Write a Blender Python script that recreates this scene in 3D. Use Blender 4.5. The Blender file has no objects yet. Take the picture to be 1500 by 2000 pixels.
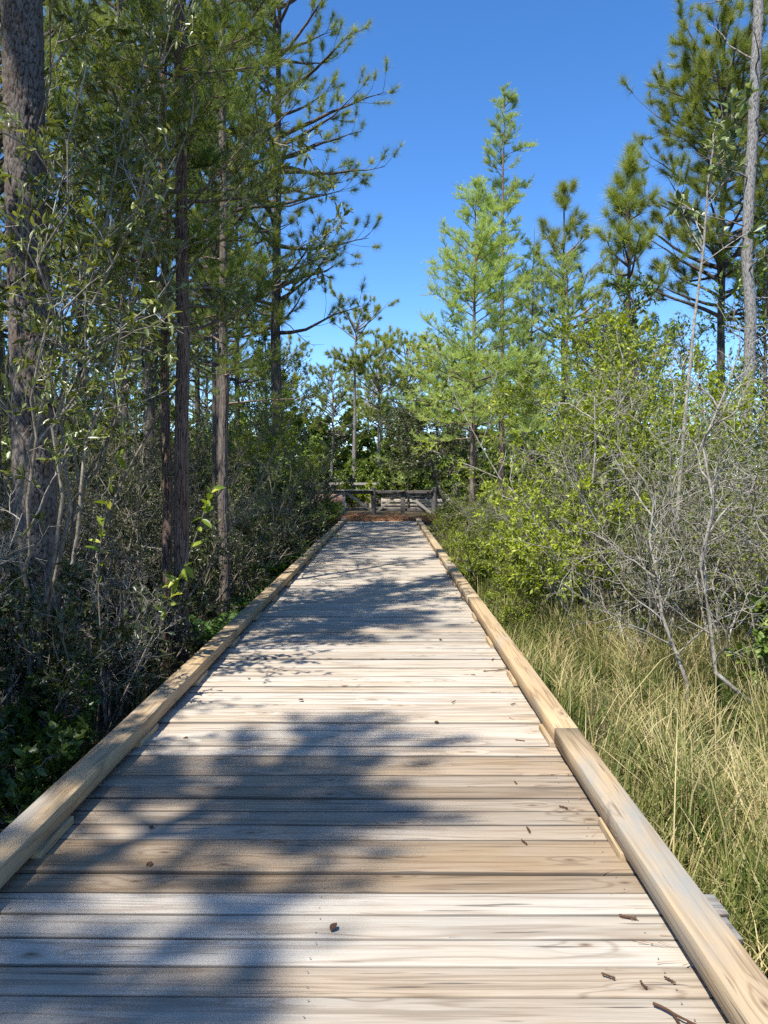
import bpy, math
import numpy as np
from mathutils import Vector

# ------------------------------------------------------------------ camera, sky, sun, exposure
sc = bpy.context.scene
COL = sc.collection
cam_d = bpy.data.cameras.new('camera'); cam = bpy.data.objects.new('camera', cam_d); COL.objects.link(cam)
cam_d.sensor_fit = 'VERTICAL'; cam_d.sensor_height = 36.0; cam_d.lens = 27.0
cam_d.clip_start = 0.05; cam_d.clip_end = 2000
cam.location = (0, 0, 1.6)
cam.rotation_euler = (math.radians(90 - 2.67), 0, math.radians(0.30))
sc.camera = cam

SUN_EL = math.radians(58.5)
SUN_AZ = math.atan2(-0.58, -0.815)          # behind the camera, over its left shoulder
sdir = Vector((math.sin(SUN_AZ) * math.cos(SUN_EL), math.cos(SUN_AZ) * math.cos(SUN_EL), math.sin(SUN_EL)))
world = bpy.data.worlds.new('World'); sc.world = world; world.use_nodes = True
wn = world.node_tree; wn.nodes.clear()
sky = wn.nodes.new('ShaderNodeTexSky'); sky.sky_type = 'NISHITA'; sky.sun_disc = False
sky.sun_elevation = SUN_EL; sky.sun_rotation = SUN_AZ
sky.air_density = 0.66; sky.dust_density = 0.2; sky.ozone_density = 2.0
bg = wn.nodes.new('ShaderNodeBackground'); bg.inputs[1].default_value = 0.15
wo = wn.nodes.new('ShaderNodeOutputWorld')
hsv = wn.nodes.new('ShaderNodeHueSaturation'); hsv.inputs['Saturation'].default_value = 1.26; hsv.inputs['Hue'].default_value = 0.503
wn.links.new(sky.outputs[0], hsv.inputs['Color']); wn.links.new(hsv.outputs[0], bg.inputs[0]); wn.links.new(bg.outputs[0], wo.inputs[0])
sun_d = bpy.data.lights.new('sun', 'SUN'); sun_d.energy = 4.5; sun_d.angle = math.radians(0.6); sun_d.color = (1, 0.965, 0.90)
sun = bpy.data.objects.new('sun', sun_d); COL.objects.link(sun); sun.location = (-20, -6, 40)
sun.rotation_euler = sdir.to_track_quat('Z', 'Y').to_euler()
sc.view_settings.view_transform = 'Standard'; sc.view_settings.look = 'None'
sc.view_settings.exposure = 1.0; sc.view_settings.gamma = 1.0; sc.view_settings.use_curve_mapping = False
sc.render.engine = 'CYCLES'
cy = sc.cycles
cy.max_bounces = 8; cy.diffuse_bounces = 4; cy.glossy_bounces = 2; cy.transmission_bounces = 6; cy.transparent_max_bounces = 4
cy.use_denoising = False; sc.render.filter_size = 1.2; cy.sample_clamp_indirect = 3.0; cy.sample_clamp_direct = 8.0
try: cy.denoiser = 'OPENIMAGEDENOISE'
except Exception: pass
cy.caustics_reflective = False; cy.caustics_refractive = False

# ------------------------------------------------------------------ materials
def new_mat(name):
    m = bpy.data.materials.new(name); m.use_nodes = True
    nt = m.node_tree; nt.nodes.clear()
    out = nt.nodes.new('ShaderNodeOutputMaterial')
    return m, nt, out
def N(nt, t, **kw):
    n = nt.nodes.new(t)
    for k, v in kw.items(): setattr(n, k, v)
    return n
def ramp(nt, fac, stops):
    r = N(nt, 'ShaderNodeValToRGB')
    e = r.color_ramp.elements
    while len(e) < len(stops): e.new(0.5)
    for i, (p, c) in enumerate(stops):
        e[i].position = p; e[i].color = (c[0], c[1], c[2], 1)
    nt.links.new(fac, r.inputs[0])
    return r.outputs[0]
def mixc(nt, fac, a, b, mode='MIX'):
    n = N(nt, 'ShaderNodeMix', data_type='RGBA', blend_type=mode)
    for sock, v in ((n.inputs[0], fac), (n.inputs[6], a), (n.inputs[7], b)):
        if hasattr(v, 'links'): nt.links.new(v, sock)
        elif isinstance(v, (int, float)): sock.default_value = v
        else: sock.default_value = (v[0], v[1], v[2], 1)
    return n.outputs[2]
def math_n(nt, op, a, b=None, clamp=False):
    n = N(nt, 'ShaderNodeMath', operation=op, use_clamp=clamp)
    for s, v in ((n.inputs[0], a), (n.inputs[1], b)):
        if v is None: continue
        if hasattr(v, 'links'): nt.links.new(v, s)
        else: s.default_value = v
    return n.outputs[0]
def coords(nt, scale=(1, 1, 1), rnd=0.0):
    tc = N(nt, 'ShaderNodeTexCoord'); mp = N(nt, 'ShaderNodeMapping'); mp.inputs[3].default_value = scale
    nt.links.new(tc.outputs['Object'], mp.inputs[0])
    if rnd:
        oi = N(nt, 'ShaderNodeObjectInfo'); v = math_n(nt, 'MULTIPLY', oi.outputs['Random'], rnd)
        cx = N(nt, 'ShaderNodeCombineXYZ')
        for k in range(3): nt.links.new(v, cx.inputs[k])
        nt.links.new(cx.outputs[0], mp.inputs[1])
    return mp.outputs[0]
def noise(nt, vec, scale, detail=4, rough=0.55, dist=0.0):
    n = N(nt, 'ShaderNodeTexNoise'); n.inputs['Scale'].default_value = scale; n.inputs['Detail'].default_value = detail
    n.inputs['Roughness'].default_value = rough; n.inputs['Distortion'].default_value = dist
    nt.links.new(vec, n.inputs['Vector']); return n.outputs['Fac']
def bump(nt, h, strength, dist):
    b = N(nt, 'ShaderNodeBump'); b.inputs['Strength'].default_value = strength; b.inputs['Distance'].default_value = dist
    nt.links.new(h, b.inputs['Height']); return b.outputs[0]
def principled(nt, out, col, rough=0.7, normal=None, spec=0.3):
    p = N(nt, 'ShaderNodeBsdfPrincipled')
    if hasattr(col, 'links'): nt.links.new(col, p.inputs['Base Color'])
    else: p.inputs['Base Color'].default_value = (*col, 1)
    p.inputs['Roughness'].default_value = rough; p.inputs['Specular IOR Level'].default_value = spec
    if normal is not None: nt.links.new(normal, p.inputs['Normal'])
    if out is not None: nt.links.new(p.outputs[0], out.inputs[0])
    return p
def attr(nt, name, kind='GEOMETRY'):
    a = N(nt, 'ShaderNodeAttribute', attribute_name=name, attribute_type=kind); return a.outputs['Fac']

def leaf_mat(name, dark, mid, light, rough=0.45, spec=0.4, trans=0.32, tcol=None):
    m, nt, out = new_mat(name)
    col = ramp(nt, attr(nt, 'tone'), [(0.0, dark), (0.55, mid), (1.0, light)])
    oi = N(nt, 'ShaderNodeObjectInfo')
    hs = N(nt, 'ShaderNodeHueSaturation'); nt.links.new(col, hs.inputs['Color'])
    v = math_n(nt, 'MULTIPLY_ADD', oi.outputs['Random'], 0.3); nt.nodes[-1].inputs[2].default_value = 0.85
    nt.links.new(v, hs.inputs['Value'])
    col = hs.outputs[0]
    p = principled(nt, None, col, rough, spec=spec)
    t = N(nt, 'ShaderNodeBsdfTranslucent')
    nt.links.new(mixc(nt, 1.0, col, tcol or (1.3, 1.25, 0.55), 'MULTIPLY'), t.inputs[0])
    mx = N(nt, 'ShaderNodeMixShader'); mx.inputs[0].default_value = trans
    nt.links.new(p.outputs[0], mx.inputs[1]); nt.links.new(t.outputs[0], mx.inputs[2]); nt.links.new(mx.outputs[0], out.inputs[0])
    return m

def bark_mat(name, dark, mid, light, sx=30, sz=6, bs=0.6, lich=None):
    m, nt, out = new_mat(name)
    v = coords(nt, (sx, sx, sz), rnd=7)
    a = noise(nt, v, 1.0, 5, 0.65, 0.3)
    v2 = coords(nt, (2.2, 2.2, 1.1)); b = noise(nt, v2, 1.0, 3)
    f = math_n(nt, 'ADD', math_n(nt, 'MULTIPLY', a, 0.75), math_n(nt, 'MULTIPLY', b, 0.25))
    col = ramp(nt, f, [(0.36, dark), (0.5, mid), (0.64, light)])
    if lich is not None:
        l = noise(nt, coords(nt, (9, 9, 5)), 1.0, 4)
        col = mixc(nt, math_n(nt, 'MULTIPLY', math_n(nt, 'SUBTRACT', l, 0.56), 7.0, True), col, lich)
    principled(nt, out, col, 0.88, bump(nt, a, bs, 0.02), 0.15)
    return m

def plate_bark(name, crack, mid, light, red):
    m, nt, out = new_mat(name)
    t = attr(nt, 'tone'); c = attr(nt, 'cell')
    n1 = noise(nt, coords(nt, (60, 60, 22)), 1.0, 5, 0.65)
    base = ramp(nt, n1, [(0.3, mid), (0.68, light)])
    base = mixc(nt, math_n(nt, 'MULTIPLY', math_n(nt, 'SUBTRACT', c, 0.62), 2.2, True), base, red)
    col = mixc(nt, t, crack, base)
    principled(nt, out, col, 0.9, bump(nt, n1, 0.5, 0.012), 0.12)
    return m

def wood_mat(name, tan, grey, stain=0.0, axis=0, edge=False):
    m, nt, out = new_mat(name)
    sc_ = [0.7, 15.0, 15.0] if axis == 0 else ([15.0, 0.7, 15.0] if axis == 1 else [15.0, 15.0, 0.7])
    v = coords(nt, tuple(sc_), rnd=61.0)
    warp = noise(nt, v, 0.55, 3, 0.5, 0.4)
    # growth-ring bands running along the board, bent by slow noise
    fine_sc = [3.0, 170, 170] if axis == 0 else ([170, 3.0, 170] if axis == 1 else [150, 150, 1.6])
    fib = noise(nt, coords(nt, tuple(fine_sc), rnd=23.0), 1.0, 4, 0.7)
    ph = None
    # knots
    ks = (1.4, 3.6, 1) if axis == 0 else ((3.6, 1.4, 1) if axis == 1 else (3.4, 3.4, 1.3))
    vo = N(nt, 'ShaderNodeTexVoronoi', voronoi_dimensions='2D'); nt.links.new(coords(nt, ks, rnd=37.0), vo.inputs['Vector']); vo.inputs['Scale'].default_value = 1.0
    knot = math_n(nt, 'SUBTRACT', 1.0, math_n(nt, 'MULTIPLY', vo.outputs['Distance'], 22.0), True)
    halo = math_n(nt, 'SUBTRACT', 1.0, math_n(nt, 'MULTIPLY', vo.outputs['Distance'], 9.0), True)
    ph = math_n(nt, 'ADD', math_n(nt, 'MULTIPLY', warp, 40.0), math_n(nt, 'MULTIPLY', math_n(nt, 'SUBTRACT', 1.0, math_n(nt, 'MULTIPLY', vo.outputs['Distance'], 5.0), True), 9.0))
    band = math_n(nt, 'MULTIPLY_ADD', math_n(nt, 'SINE', ph), 0.5); nt.nodes[-1].inputs[2].default_value = 0.5
    band = math_n(nt, 'POWER', band, 4.5)
    g = attr(nt, 'grey', 'OBJECT'); li = attr(nt, 'light', 'OBJECT')
    blot = noise(nt, coords(nt, (1.3, 3.0, 3.0) if axis == 0 else (3.0, 1.3, 3.0), rnd=11.0), 1.0, 4, 0.6)
    gf = math_n(nt, 'ADD', g, math_n(nt, 'MULTIPLY', math_n(nt, 'SUBTRACT', blot, 0.5), 1.3), True)
    base = mixc(nt, gf, tan, grey)
    darker = mixc(nt, 1.0, base, (0.52, 0.45, 0.39), 'MULTIPLY')
    col = mixc(nt, math_n(nt, 'MULTIPLY', band, 0.55), base, darker)
    fl = math_n(nt, 'MULTIPLY_ADD', fib, 1.1); nt.nodes[-1].inputs[2].default_value = 0.45
    cc = N(nt, 'ShaderNodeCombineColor')
    for k in range(3): nt.links.new(fl, cc.inputs[k])
    col = mixc(nt, 0.8, col, cc.outputs[0], 'MULTIPLY')
    # thin drying checks
    chk_sc = [2.2, 60, 60] if axis == 0 else ([60, 2.2, 60] if axis == 1 else [60, 60, 2.2])
    chk = noise(nt, coords(nt, tuple(chk_sc), rnd=5.0), 1.0, 2, 0.5)
    cm = math_n(nt, 'MULTIPLY', math_n(nt, 'SUBTRACT', chk, 0.66), 18.0, True)
    col = mixc(nt, math_n(nt, 'MULTIPLY', cm, 0.75), col, (0.06, 0.05, 0.04))
    col = mixc(nt, math_n(nt, 'MULTIPLY', halo, 0.35), col, (0.20, 0.13, 0.08))
    col = mixc(nt, math_n(nt, 'MULTIPLY', knot, 0.9), col, (0.085, 0.05, 0.03))
    if edge:  # dark long edges: weathering grime plus painted-in shade of the plank gaps
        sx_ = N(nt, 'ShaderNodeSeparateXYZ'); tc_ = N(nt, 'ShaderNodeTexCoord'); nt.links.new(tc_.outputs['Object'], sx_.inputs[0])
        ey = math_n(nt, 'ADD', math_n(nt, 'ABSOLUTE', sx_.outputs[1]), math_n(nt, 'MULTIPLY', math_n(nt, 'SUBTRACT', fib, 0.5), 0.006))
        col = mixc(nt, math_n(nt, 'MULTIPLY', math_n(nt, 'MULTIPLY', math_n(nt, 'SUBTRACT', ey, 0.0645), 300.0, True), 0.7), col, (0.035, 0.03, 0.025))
    if stain:
        s = noise(nt, coords(nt, (2.0, 0.7, 2.0), rnd=3.0), 1.0, 5, 0.65)
        col = mixc(nt, math_n(nt, 'MULTIPLY', math_n(nt, 'SUBTRACT', s, 0.53), 5.0 * stain, True), col, (0.25, 0.235, 0.20))
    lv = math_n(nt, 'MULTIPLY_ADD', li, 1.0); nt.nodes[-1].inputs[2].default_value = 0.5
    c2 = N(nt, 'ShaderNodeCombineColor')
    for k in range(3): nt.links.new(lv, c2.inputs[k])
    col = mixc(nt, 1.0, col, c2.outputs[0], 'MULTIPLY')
    h = math_n(nt, 'SUBTRACT', math_n(nt, 'ADD', math_n(nt, 'MULTIPLY', fib, 0.6), math_n(nt, 'MULTIPLY', band, 0.5)), math_n(nt, 'MULTIPLY', cm, 1.4))
    principled(nt, out, col, 0.78, bump(nt, h, 0.35, 0.004), 0.25)
    return m

M = {}
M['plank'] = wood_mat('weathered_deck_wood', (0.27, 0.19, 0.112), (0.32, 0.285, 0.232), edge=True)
M['rail'] = wood_mat('curb_rail_wood', (0.40, 0.28, 0.15), (0.30, 0.245, 0.17), stain=1.2, axis=1)
M['fence'] = wood_mat('old_fence_wood', (0.25, 0.20, 0.155), (0.32, 0.295, 0.26))
M['fence_dark'] = wood_mat('dark_fence_wood', (0.10, 0.085, 0.075), (0.095, 0.092, 0.088))
M['pine_bark'] = bark_mat('grey_pine_bark', (0.05, 0.04, 0.033), (0.19, 0.16, 0.135), (0.36, 0.33, 0.30), 26, 13, 0.9)
M['dark_bark'] = bark_mat('dark_bark', (0.025, 0.02, 0.016), (0.085, 0.068, 0.055), (0.17, 0.145, 0.125), 34, 7, 0.7)
M['cyp_bark'] = bark_mat('fibrous_grey_brown_bark', (0.06, 0.043, 0.032), (0.17, 0.125, 0.095), (0.30, 0.24, 0.20), 60, 3.0, 0.7)
M['grey_twig'] = bark_mat('pale_grey_twig_bark', (0.13, 0.11, 0.082), (0.26, 0.23, 0.185), (0.43, 0.395, 0.335), 30, 18, 0.4, lich=(0.40, 0.41, 0.36))
M['brown_twig'] = bark_mat('brown_twig_bark', (0.08, 0.065, 0.045), (0.18, 0.15, 0.11), (0.30, 0.265, 0.21), 30, 18, 0.4)
M['plates'] = plate_bark('scaly_pine_plates', (0.022, 0.018, 0.016), (0.075, 0.062, 0.053), (0.21, 0.18, 0.155), (0.12, 0.082, 0.06))
M['plates_grey'] = plate_bark('grey_pine_plates', (0.04, 0.036, 0.033), (0.15, 0.14, 0.128), (0.36, 0.345, 0.32), (0.23, 0.20, 0.175))
M['strips'] = plate_bark('stringy_red_brown_bark', (0.022, 0.015, 0.011), (0.11, 0.072, 0.052), (0.22, 0.16, 0.125), (0.13, 0.068, 0.042))
M['strips_grey'] = plate_bark('stringy_grey_brown_bark', (0.022, 0.018, 0.015), (0.10, 0.08, 0.065), (0.20, 0.17, 0.145), (0.12, 0.085, 0.065))
M['needle'] = leaf_mat('pine_needles', (0.095, 0.135, 0.026), (0.245, 0.29, 0.055), (0.40, 0.43, 0.10), 0.45, 0.35, 0.35)
M['needle_y'] = leaf_mat('yellowish_pine_needles', (0.11, 0.15, 0.03), (0.26, 0.31, 0.06), (0.42, 0.41, 0.10), 0.45, 0.35, 0.38)
M['cypress'] = leaf_mat('fresh_cypress_foliage', (0.26, 0.33, 0.09), (0.43, 0.52, 0.155), (0.58, 0.64, 0.25), 0.6, 0.2, 0.5, (1.15, 1.15, 0.7))
M['cypress_d'] = leaf_mat('darker_cypress_foliage', (0.065, 0.10, 0.02), (0.145, 0.195, 0.04), (0.26, 0.30, 0.075), 0.6, 0.2, 0.4)
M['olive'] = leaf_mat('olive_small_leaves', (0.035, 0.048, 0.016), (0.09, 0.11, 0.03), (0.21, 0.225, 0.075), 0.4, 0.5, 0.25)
M['lime'] = leaf_mat('lime_spring_leaves', (0.13, 0.17, 0.02), (0.30, 0.365, 0.032), (0.48, 0.51, 0.065), 0.45, 0.4, 0.4)
M['green'] = leaf_mat('mid_green_leaves', (0.045, 0.075, 0.015), (0.115, 0.175, 0.03), (0.25, 0.31, 0.06), 0.4, 0.5, 0.3)
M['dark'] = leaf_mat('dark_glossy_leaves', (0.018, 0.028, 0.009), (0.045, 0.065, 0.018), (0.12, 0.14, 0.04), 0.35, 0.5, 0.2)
M['bay'] = leaf_mat('glossy_bay_leaves', (0.05, 0.068, 0.016), (0.165, 0.195, 0.042), (0.36, 0.37, 0.12), 0.32, 0.55, 0.28)
M['sweetbay'] = leaf_mat('silvery_sweetbay_leaves', (0.06, 0.09, 0.025), (0.15, 0.20, 0.06), (0.32, 0.35, 0.19), 0.4, 0.5, 0.3)
M['yellow_leaf'] = leaf_mat('yellow_green_leaves', (0.12, 0.18, 0.02), (0.24, 0.32, 0.03), (0.42, 0.42, 0.05), 0.4, 0.4, 0.45)
M['grass'] = leaf_mat('green_and_straw_grass', (0.05, 0.085, 0.014), (0.21, 0.225, 0.055), (0.52, 0.42, 0.21), 0.6, 0.25, 0.3, (1.1, 1.1, 0.7))
M['straw'] = leaf_mat('rusty_pine_straw', (0.15, 0.065, 0.03), (0.34, 0.16, 0.075), (0.50, 0.28, 0.14), 0.7, 0.2, 0.1, (1, 0.8, 0.5))
M['frond'] = leaf_mat('fern_green', (0.03, 0.08, 0.012), (0.07, 0.15, 0.025), (0.13, 0.23, 0.045), 0.5, 0.3, 0.35)
M['brown_dead'] = leaf_mat('dead_brown_leaf', (0.05, 0.026, 0.015), (0.12, 0.06, 0.033), (0.2, 0.11, 0.06), 0.7, 0.2, 0.1, (1, .8, .5))
m, nt, out = new_mat('forest_floor')
g1 = noise(nt, coords(nt, (1, 1, 1)), 1.1, 5, 0.6); g2 = noise(nt, coords(nt, (1, 1, 1)), 28, 4, 0.7)
c = ramp(nt, math_n(nt, 'ADD', math_n(nt, 'MULTIPLY', g1, 0.5), math_n(nt, 'MULTIPLY', g2, 0.5)), [(0.35, (0.025, 0.02, 0.013)), (0.5, (0.07, 0.055, 0.033)), (0.66, (0.13, 0.11, 0.06))])
principled(nt, out, c, 0.95, bump(nt, g2, 0.8, 0.03), 0.1); M['soil'] = m
m, nt, out = new_mat('red_brick')
bt = N(nt, 'ShaderNodeTexBrick'); nt.links.new(coords(nt, (1, 1, 1)), bt.inputs[0])
mp = nt.nodes['Mapping']; mp.inputs[2].default_value = (math.radians(90), 0, 0)
bt.inputs['Scale'].default_value = 4.5; bt.inputs['Color1'].default_value = (0.21, 0.085, 0.06, 1); bt.inputs['Color2'].default_value = (0.15, 0.06, 0.045, 1)
bt.inputs['Mortar'].default_value = (0.3, 0.27, 0.24, 1); bt.inputs['Mortar Size'].default_value = 0.025
principled(nt, out, bt.outputs[0], 0.9); M['brick'] = m
m, nt, out = new_mat('screw_steel'); principled(nt, out, (0.12, 0.11, 0.10), 0.55, None, 0.5); M['screw'] = m
m, nt, out = new_mat('concrete_cap'); principled(nt, out, ramp(nt, noise(nt, coords(nt), 20, 4), [(0.3, (0.25, 0.24, 0.22)), (0.7, (0.4, 0.38, 0.35))]), 0.9); M['concrete'] = m

# ------------------------------------------------------------------ mesh helpers
class Buf:
    def __init__(s): s.v = []; s.f3 = []; s.f4 = []; s.t = []; s.n = 0; s.c = []
    def add(s, v, f, tone=0.5, cell=0.5):
        v = np.asarray(v, np.float32).reshape(-1, 3); f = np.asarray(f, np.int32)
        (s.f3 if f.shape[1] == 3 else s.f4).append(f + s.n)
        s.v.append(v); s.n += len(v)
        s.t.append(np.broadcast_to(np.asarray(tone, np.float32), (len(v),)).copy())
        s.c.append(np.broadcast_to(np.asarray(cell, np.float32), (len(v),)).copy())
    def mesh(s, name, smooth=False):
        me = bpy.data.meshes.new(name)
        v = np.concatenate(s.v)
        f3 = np.concatenate(s.f3) if s.f3 else np.zeros((0, 3), np.int32)
        f4 = np.concatenate(s.f4) if s.f4 else np.zeros((0, 4), np.int32)
        me.vertices.add(len(v)); me.vertices.foreach_set('co', v.ravel())
        idx = np.concatenate([f3.ravel(), f4.ravel()]).astype(np.int32)
        me.loops.add(len(idx)); me.loops.foreach_set('vertex_index', idx)
        st = np.concatenate([np.arange(len(f3)) * 3, len(f3) * 3 + np.arange(len(f4)) * 4]).astype(np.int32)
        me.polygons.add(len(st)); me.polygons.foreach_set('loop_start', st)
        if smooth: me.polygons.foreach_set('use_smooth', np.ones(len(st), bool))
        a = me.attributes.new('tone', 'FLOAT', 'POINT'); a.data.foreach_set('value', np.concatenate(s.t))
        a = me.attributes.new('cell', 'FLOAT', 'POINT'); a.data.foreach_set('value', np.concatenate(s.c))
        me.update(calc_edges=True); me.validate()
        return me
    def obj(s, name, mat, parent=None, smooth=False, loc=None):
        me = s.mesh(name, smooth); me.materials.append(mat)
        return link(name, me, parent, loc)
def link(name, me, parent=None, loc=None):
    o = bpy.data.objects.new(name, me); COL.objects.link(o)
    if parent is not None: o.parent = parent
    if loc is not None: o.location = loc
    return o
def empty(name, loc=(0, 0, 0), rz=0.0):
    o = bpy.data.objects.new(name, None); COL.objects.link(o); o.location = loc; o.rotation_euler = (0, 0, rz)
    o.empty_display_size = 0.2; return o
def tag(o, label=None, cat=None, group=None, kind=None):
    if label: o['label'] = label
    if cat: o['category'] = cat
    if group: o['group'] = group
    if kind: o['kind'] = kind
    return o
def copy_tree(o, loc, rz=0.0, s=1.0, label=None, group=None):
    r = o.copy(); COL.objects.link(r); r.location = loc; r.rotation_euler = (0, 0, rz)
    r.scale = (s, s, s) if np.isscalar(s) else s
    if label: r['label'] = label
    if group: r['group'] = group
    for ch in list(o.children):
        c = ch.copy(); COL.objects.link(c); c.parent = r
        for g in list(ch.children):
            d = g.copy(); COL.objects.link(d); d.parent = c
    return r
def nrm(a): return a / np.maximum(np.linalg.norm(a, axis=-1, keepdims=True), 1e-9)
def grow(rng, starts, dirs, lens, P, wig=0.1, up=0.0):
    n = len(starts); pts = np.zeros((n, P, 3)); pts[:, 0] = starts; d = nrm(np.asarray(dirs, float))
    step = (np.asarray(lens) / (P - 1))[:, None]
    for i in range(1, P):
        d = nrm(d + rng.normal(0, wig, (n, 3)) + np.array([0, 0, up]))
        pts[:, i] = pts[:, i - 1] + d * step
    return pts
def sample(pts, idx, t):
    P = pts.shape[1]; x = np.clip(t, 0, 0.9999) * (P - 1); i = x.astype(int); f = (x - i)[:, None]
    a = pts[idx, i]; b = pts[idx, i + 1]
    return a * (1 - f) + b * f, nrm(b - a)
def spawn(rng, pts, n, t0, t1, ang, sd, flat=0.0):
    N_ = len(pts); idx = np.repeat(np.arange(N_), n)
    t = t0 + (t1 - t0) * ((np.tile(np.arange(n), N_) + rng.random(N_ * n)) / n)
    p, tg = sample(pts, idx, t)
    rv = rng.normal(0, 1, (len(idx), 3)); rv[:, 2] *= (1 - flat)
    pr = nrm(rv - (rv * tg).sum(1, keepdims=True) * tg)
    a = rng.normal(ang, sd, len(idx))[:, None]
    return p, nrm(tg * np.cos(a) + pr * np.sin(a)), idx, t
def tubes(buf, pts, r0, r1, S=3, tone=0.5):
    n, P, _ = pts.shape
    tg = np.empty_like(pts); tg[:, 1:-1] = pts[:, 2:] - pts[:, :-2]; tg[:, 0] = pts[:, 1] - pts[:, 0]; tg[:, -1] = pts[:, -1] - pts[:, -2]
    tg = nrm(tg)
    ref = np.where(np.abs(tg[:, :1, 2:3]) > 0.9, np.array([1., 0, 0]), np.array([0, 0, 1.]))
    ref = np.broadcast_to(ref, tg.shape)
    a = nrm(np.cross(tg, ref)); b = np.cross(tg, a)
    k = np.linspace(0, 1, P)[None, :]
    r = np.broadcast_to(np.asarray(r0, float).reshape(-1, 1) * (1 - k) + np.asarray(r1, float).reshape(-1, 1) * k, (n, P))
    th = np.arange(S) * 2 * np.pi / S
    v = pts[:, :, None] + r[:, :, None, None] * (a[:, :, None] * np.cos(th)[:, None] + b[:, :, None] * np.sin(th)[:, None])
    base = (np.arange(n) * P * S)[:, None, None] + (np.arange(P - 1) * S)[None, :, None]
    s = np.arange(S)[None, None]; s2 = (s + 1) % S
    f = np.stack([base + s, base + s2, base + s2 + S, base + s + S], -1).reshape(-1, 4)
    buf.add(v.reshape(-1, 3), f, tone)
def place(buf, tv, tf, pos, xd, up, scale, tone=0.5):
    n = len(pos)
    if n == 0: return
    X = nrm(xd); Z = nrm(up - (up * X).sum(1, keepdims=True) * X); Y = np.cross(Z, X)
    s = np.broadcast_to(np.asarray(scale, float), (n,))[:, None, None]
    v = pos[:, None] + s * (tv[None, :, 0:1] * X[:, None] + tv[None, :, 1:2] * Y[:, None] + tv[None, :, 2:3] * Z[:, None])
    f = tf[None] + (np.arange(n) * len(tv))[:, None, None]
    t = np.broadcast_to(np.asarray(tone, float), (n,))
    buf.add(v.reshape(-1, 3), f.reshape(-1, tf.shape[1]), np.repeat(t, len(tv)))
# unit leaves (length 1 along x)
def leaf_t(w, fold=0.12):
    v = np.array([[0, 0, 0], [.45, w, fold], [1, 0, -.05], [.45, -w, fold]]); return v, np.array([[0, 2, 1], [0, 3, 2]])
def big_leaf(w, fold=0.10, droop=0.12):
    xs = np.array([0, .1, .3, .55, .8, 1.0]); ws = np.array([0, .45, .92, 1.0, .62, 0]) * w
    v = []; 
    for x, q in zip(xs, ws):
        z = -droop * x * x
        v += [[x, q, z + fold * q / w], [x, 0, z], [x, -q, z + fold * q / w]]
    f = []
    for i in range(5):
        a = i * 3
        f += [[a, a + 1, a + 4], [a, a + 4, a + 3], [a + 1, a + 2, a + 5], [a + 1, a + 5, a + 4]]
    return np.array(v), np.array(f)
LEAF, LEAFN, LEAFW = leaf_t(0.22), leaf_t(0.13), leaf_t(0.34)
BIGLEAF, BIGLEAFN = big_leaf(0.2), big_leaf(0.15)
def tuft_t(rng, n=34, spread=1.0, w=0.018, back=0.35, lo=0.6):
    v = []; f = []
    for i in range(n):
        a = rng.random() * 6.283; e = abs(rng.normal(0, spread)) ; e = min(e, 1.7)
        d = np.array([math.cos(e), math.sin(e) * math.cos(a), math.sin(e) * math.sin(a)])
        L = lo + (1 - lo) * rng.random(); s = np.array([-back * rng.random(), 0, 0])
        pr = np.cross(d, rng.normal(0, 1, 3)); pr /= np.linalg.norm(pr) + 1e-9
        k = len(v); v += [s + pr * w, s - pr * w, s + d * L]; f.append([k, k + 1, k + 2])
    return np.array(v), np.array(f)
_tr = np.random.default_rng(5)
TUFTS = [tuft_t(_tr, 52, 1.0, 0.011, 0.35) for _ in range(4)]
TUFTS_FAR = [tuft_t(_tr, 30, 1.1, 0.030, 0.4) for _ in range(3)]
def spray_t(rng, n=26):
    # a cypress twig: thread leaves standing off both sides and up along a short axis
    v = []; f = []
    for i in range(n):
        x = i / n; sd = 1 if i % 2 else -1
        d = nrm(np.array([0.55 + 0.3 * rng.random(), sd * (0.35 + 0.4 * rng.random()), 0.15 + 0.75 * rng.random()]))
        L = (0.34 + 0.22 * rng.random()) * (1.1 - 0.6 * x); s = np.array([x, 0, 0.02 * rng.normal()])
        pr = nrm(np.cross(d, rng.normal(0, 1, 3))) * 0.018
        k = len(v); v += [s + pr, s - pr, s + d * L]; f.append([k, k + 1, k + 2])
    return np.array(v), np.array(f)
SPRAYS = [spray_t(_tr) for _ in range(5)]
def scatter_set(buf, rng, templates, pos, xd, up, scale, tone):
    k = rng.integers(0, len(templates), len(pos))
    scale = np.broadcast_to(scale, (len(pos),)); tone = np.broadcast_to(tone, (len(pos),))
    for i, (tv, tf) in enumerate(templates):
        q = k == i; place(buf, tv, tf, pos[q], xd[q], up[q], scale[q], tone[q])
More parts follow.
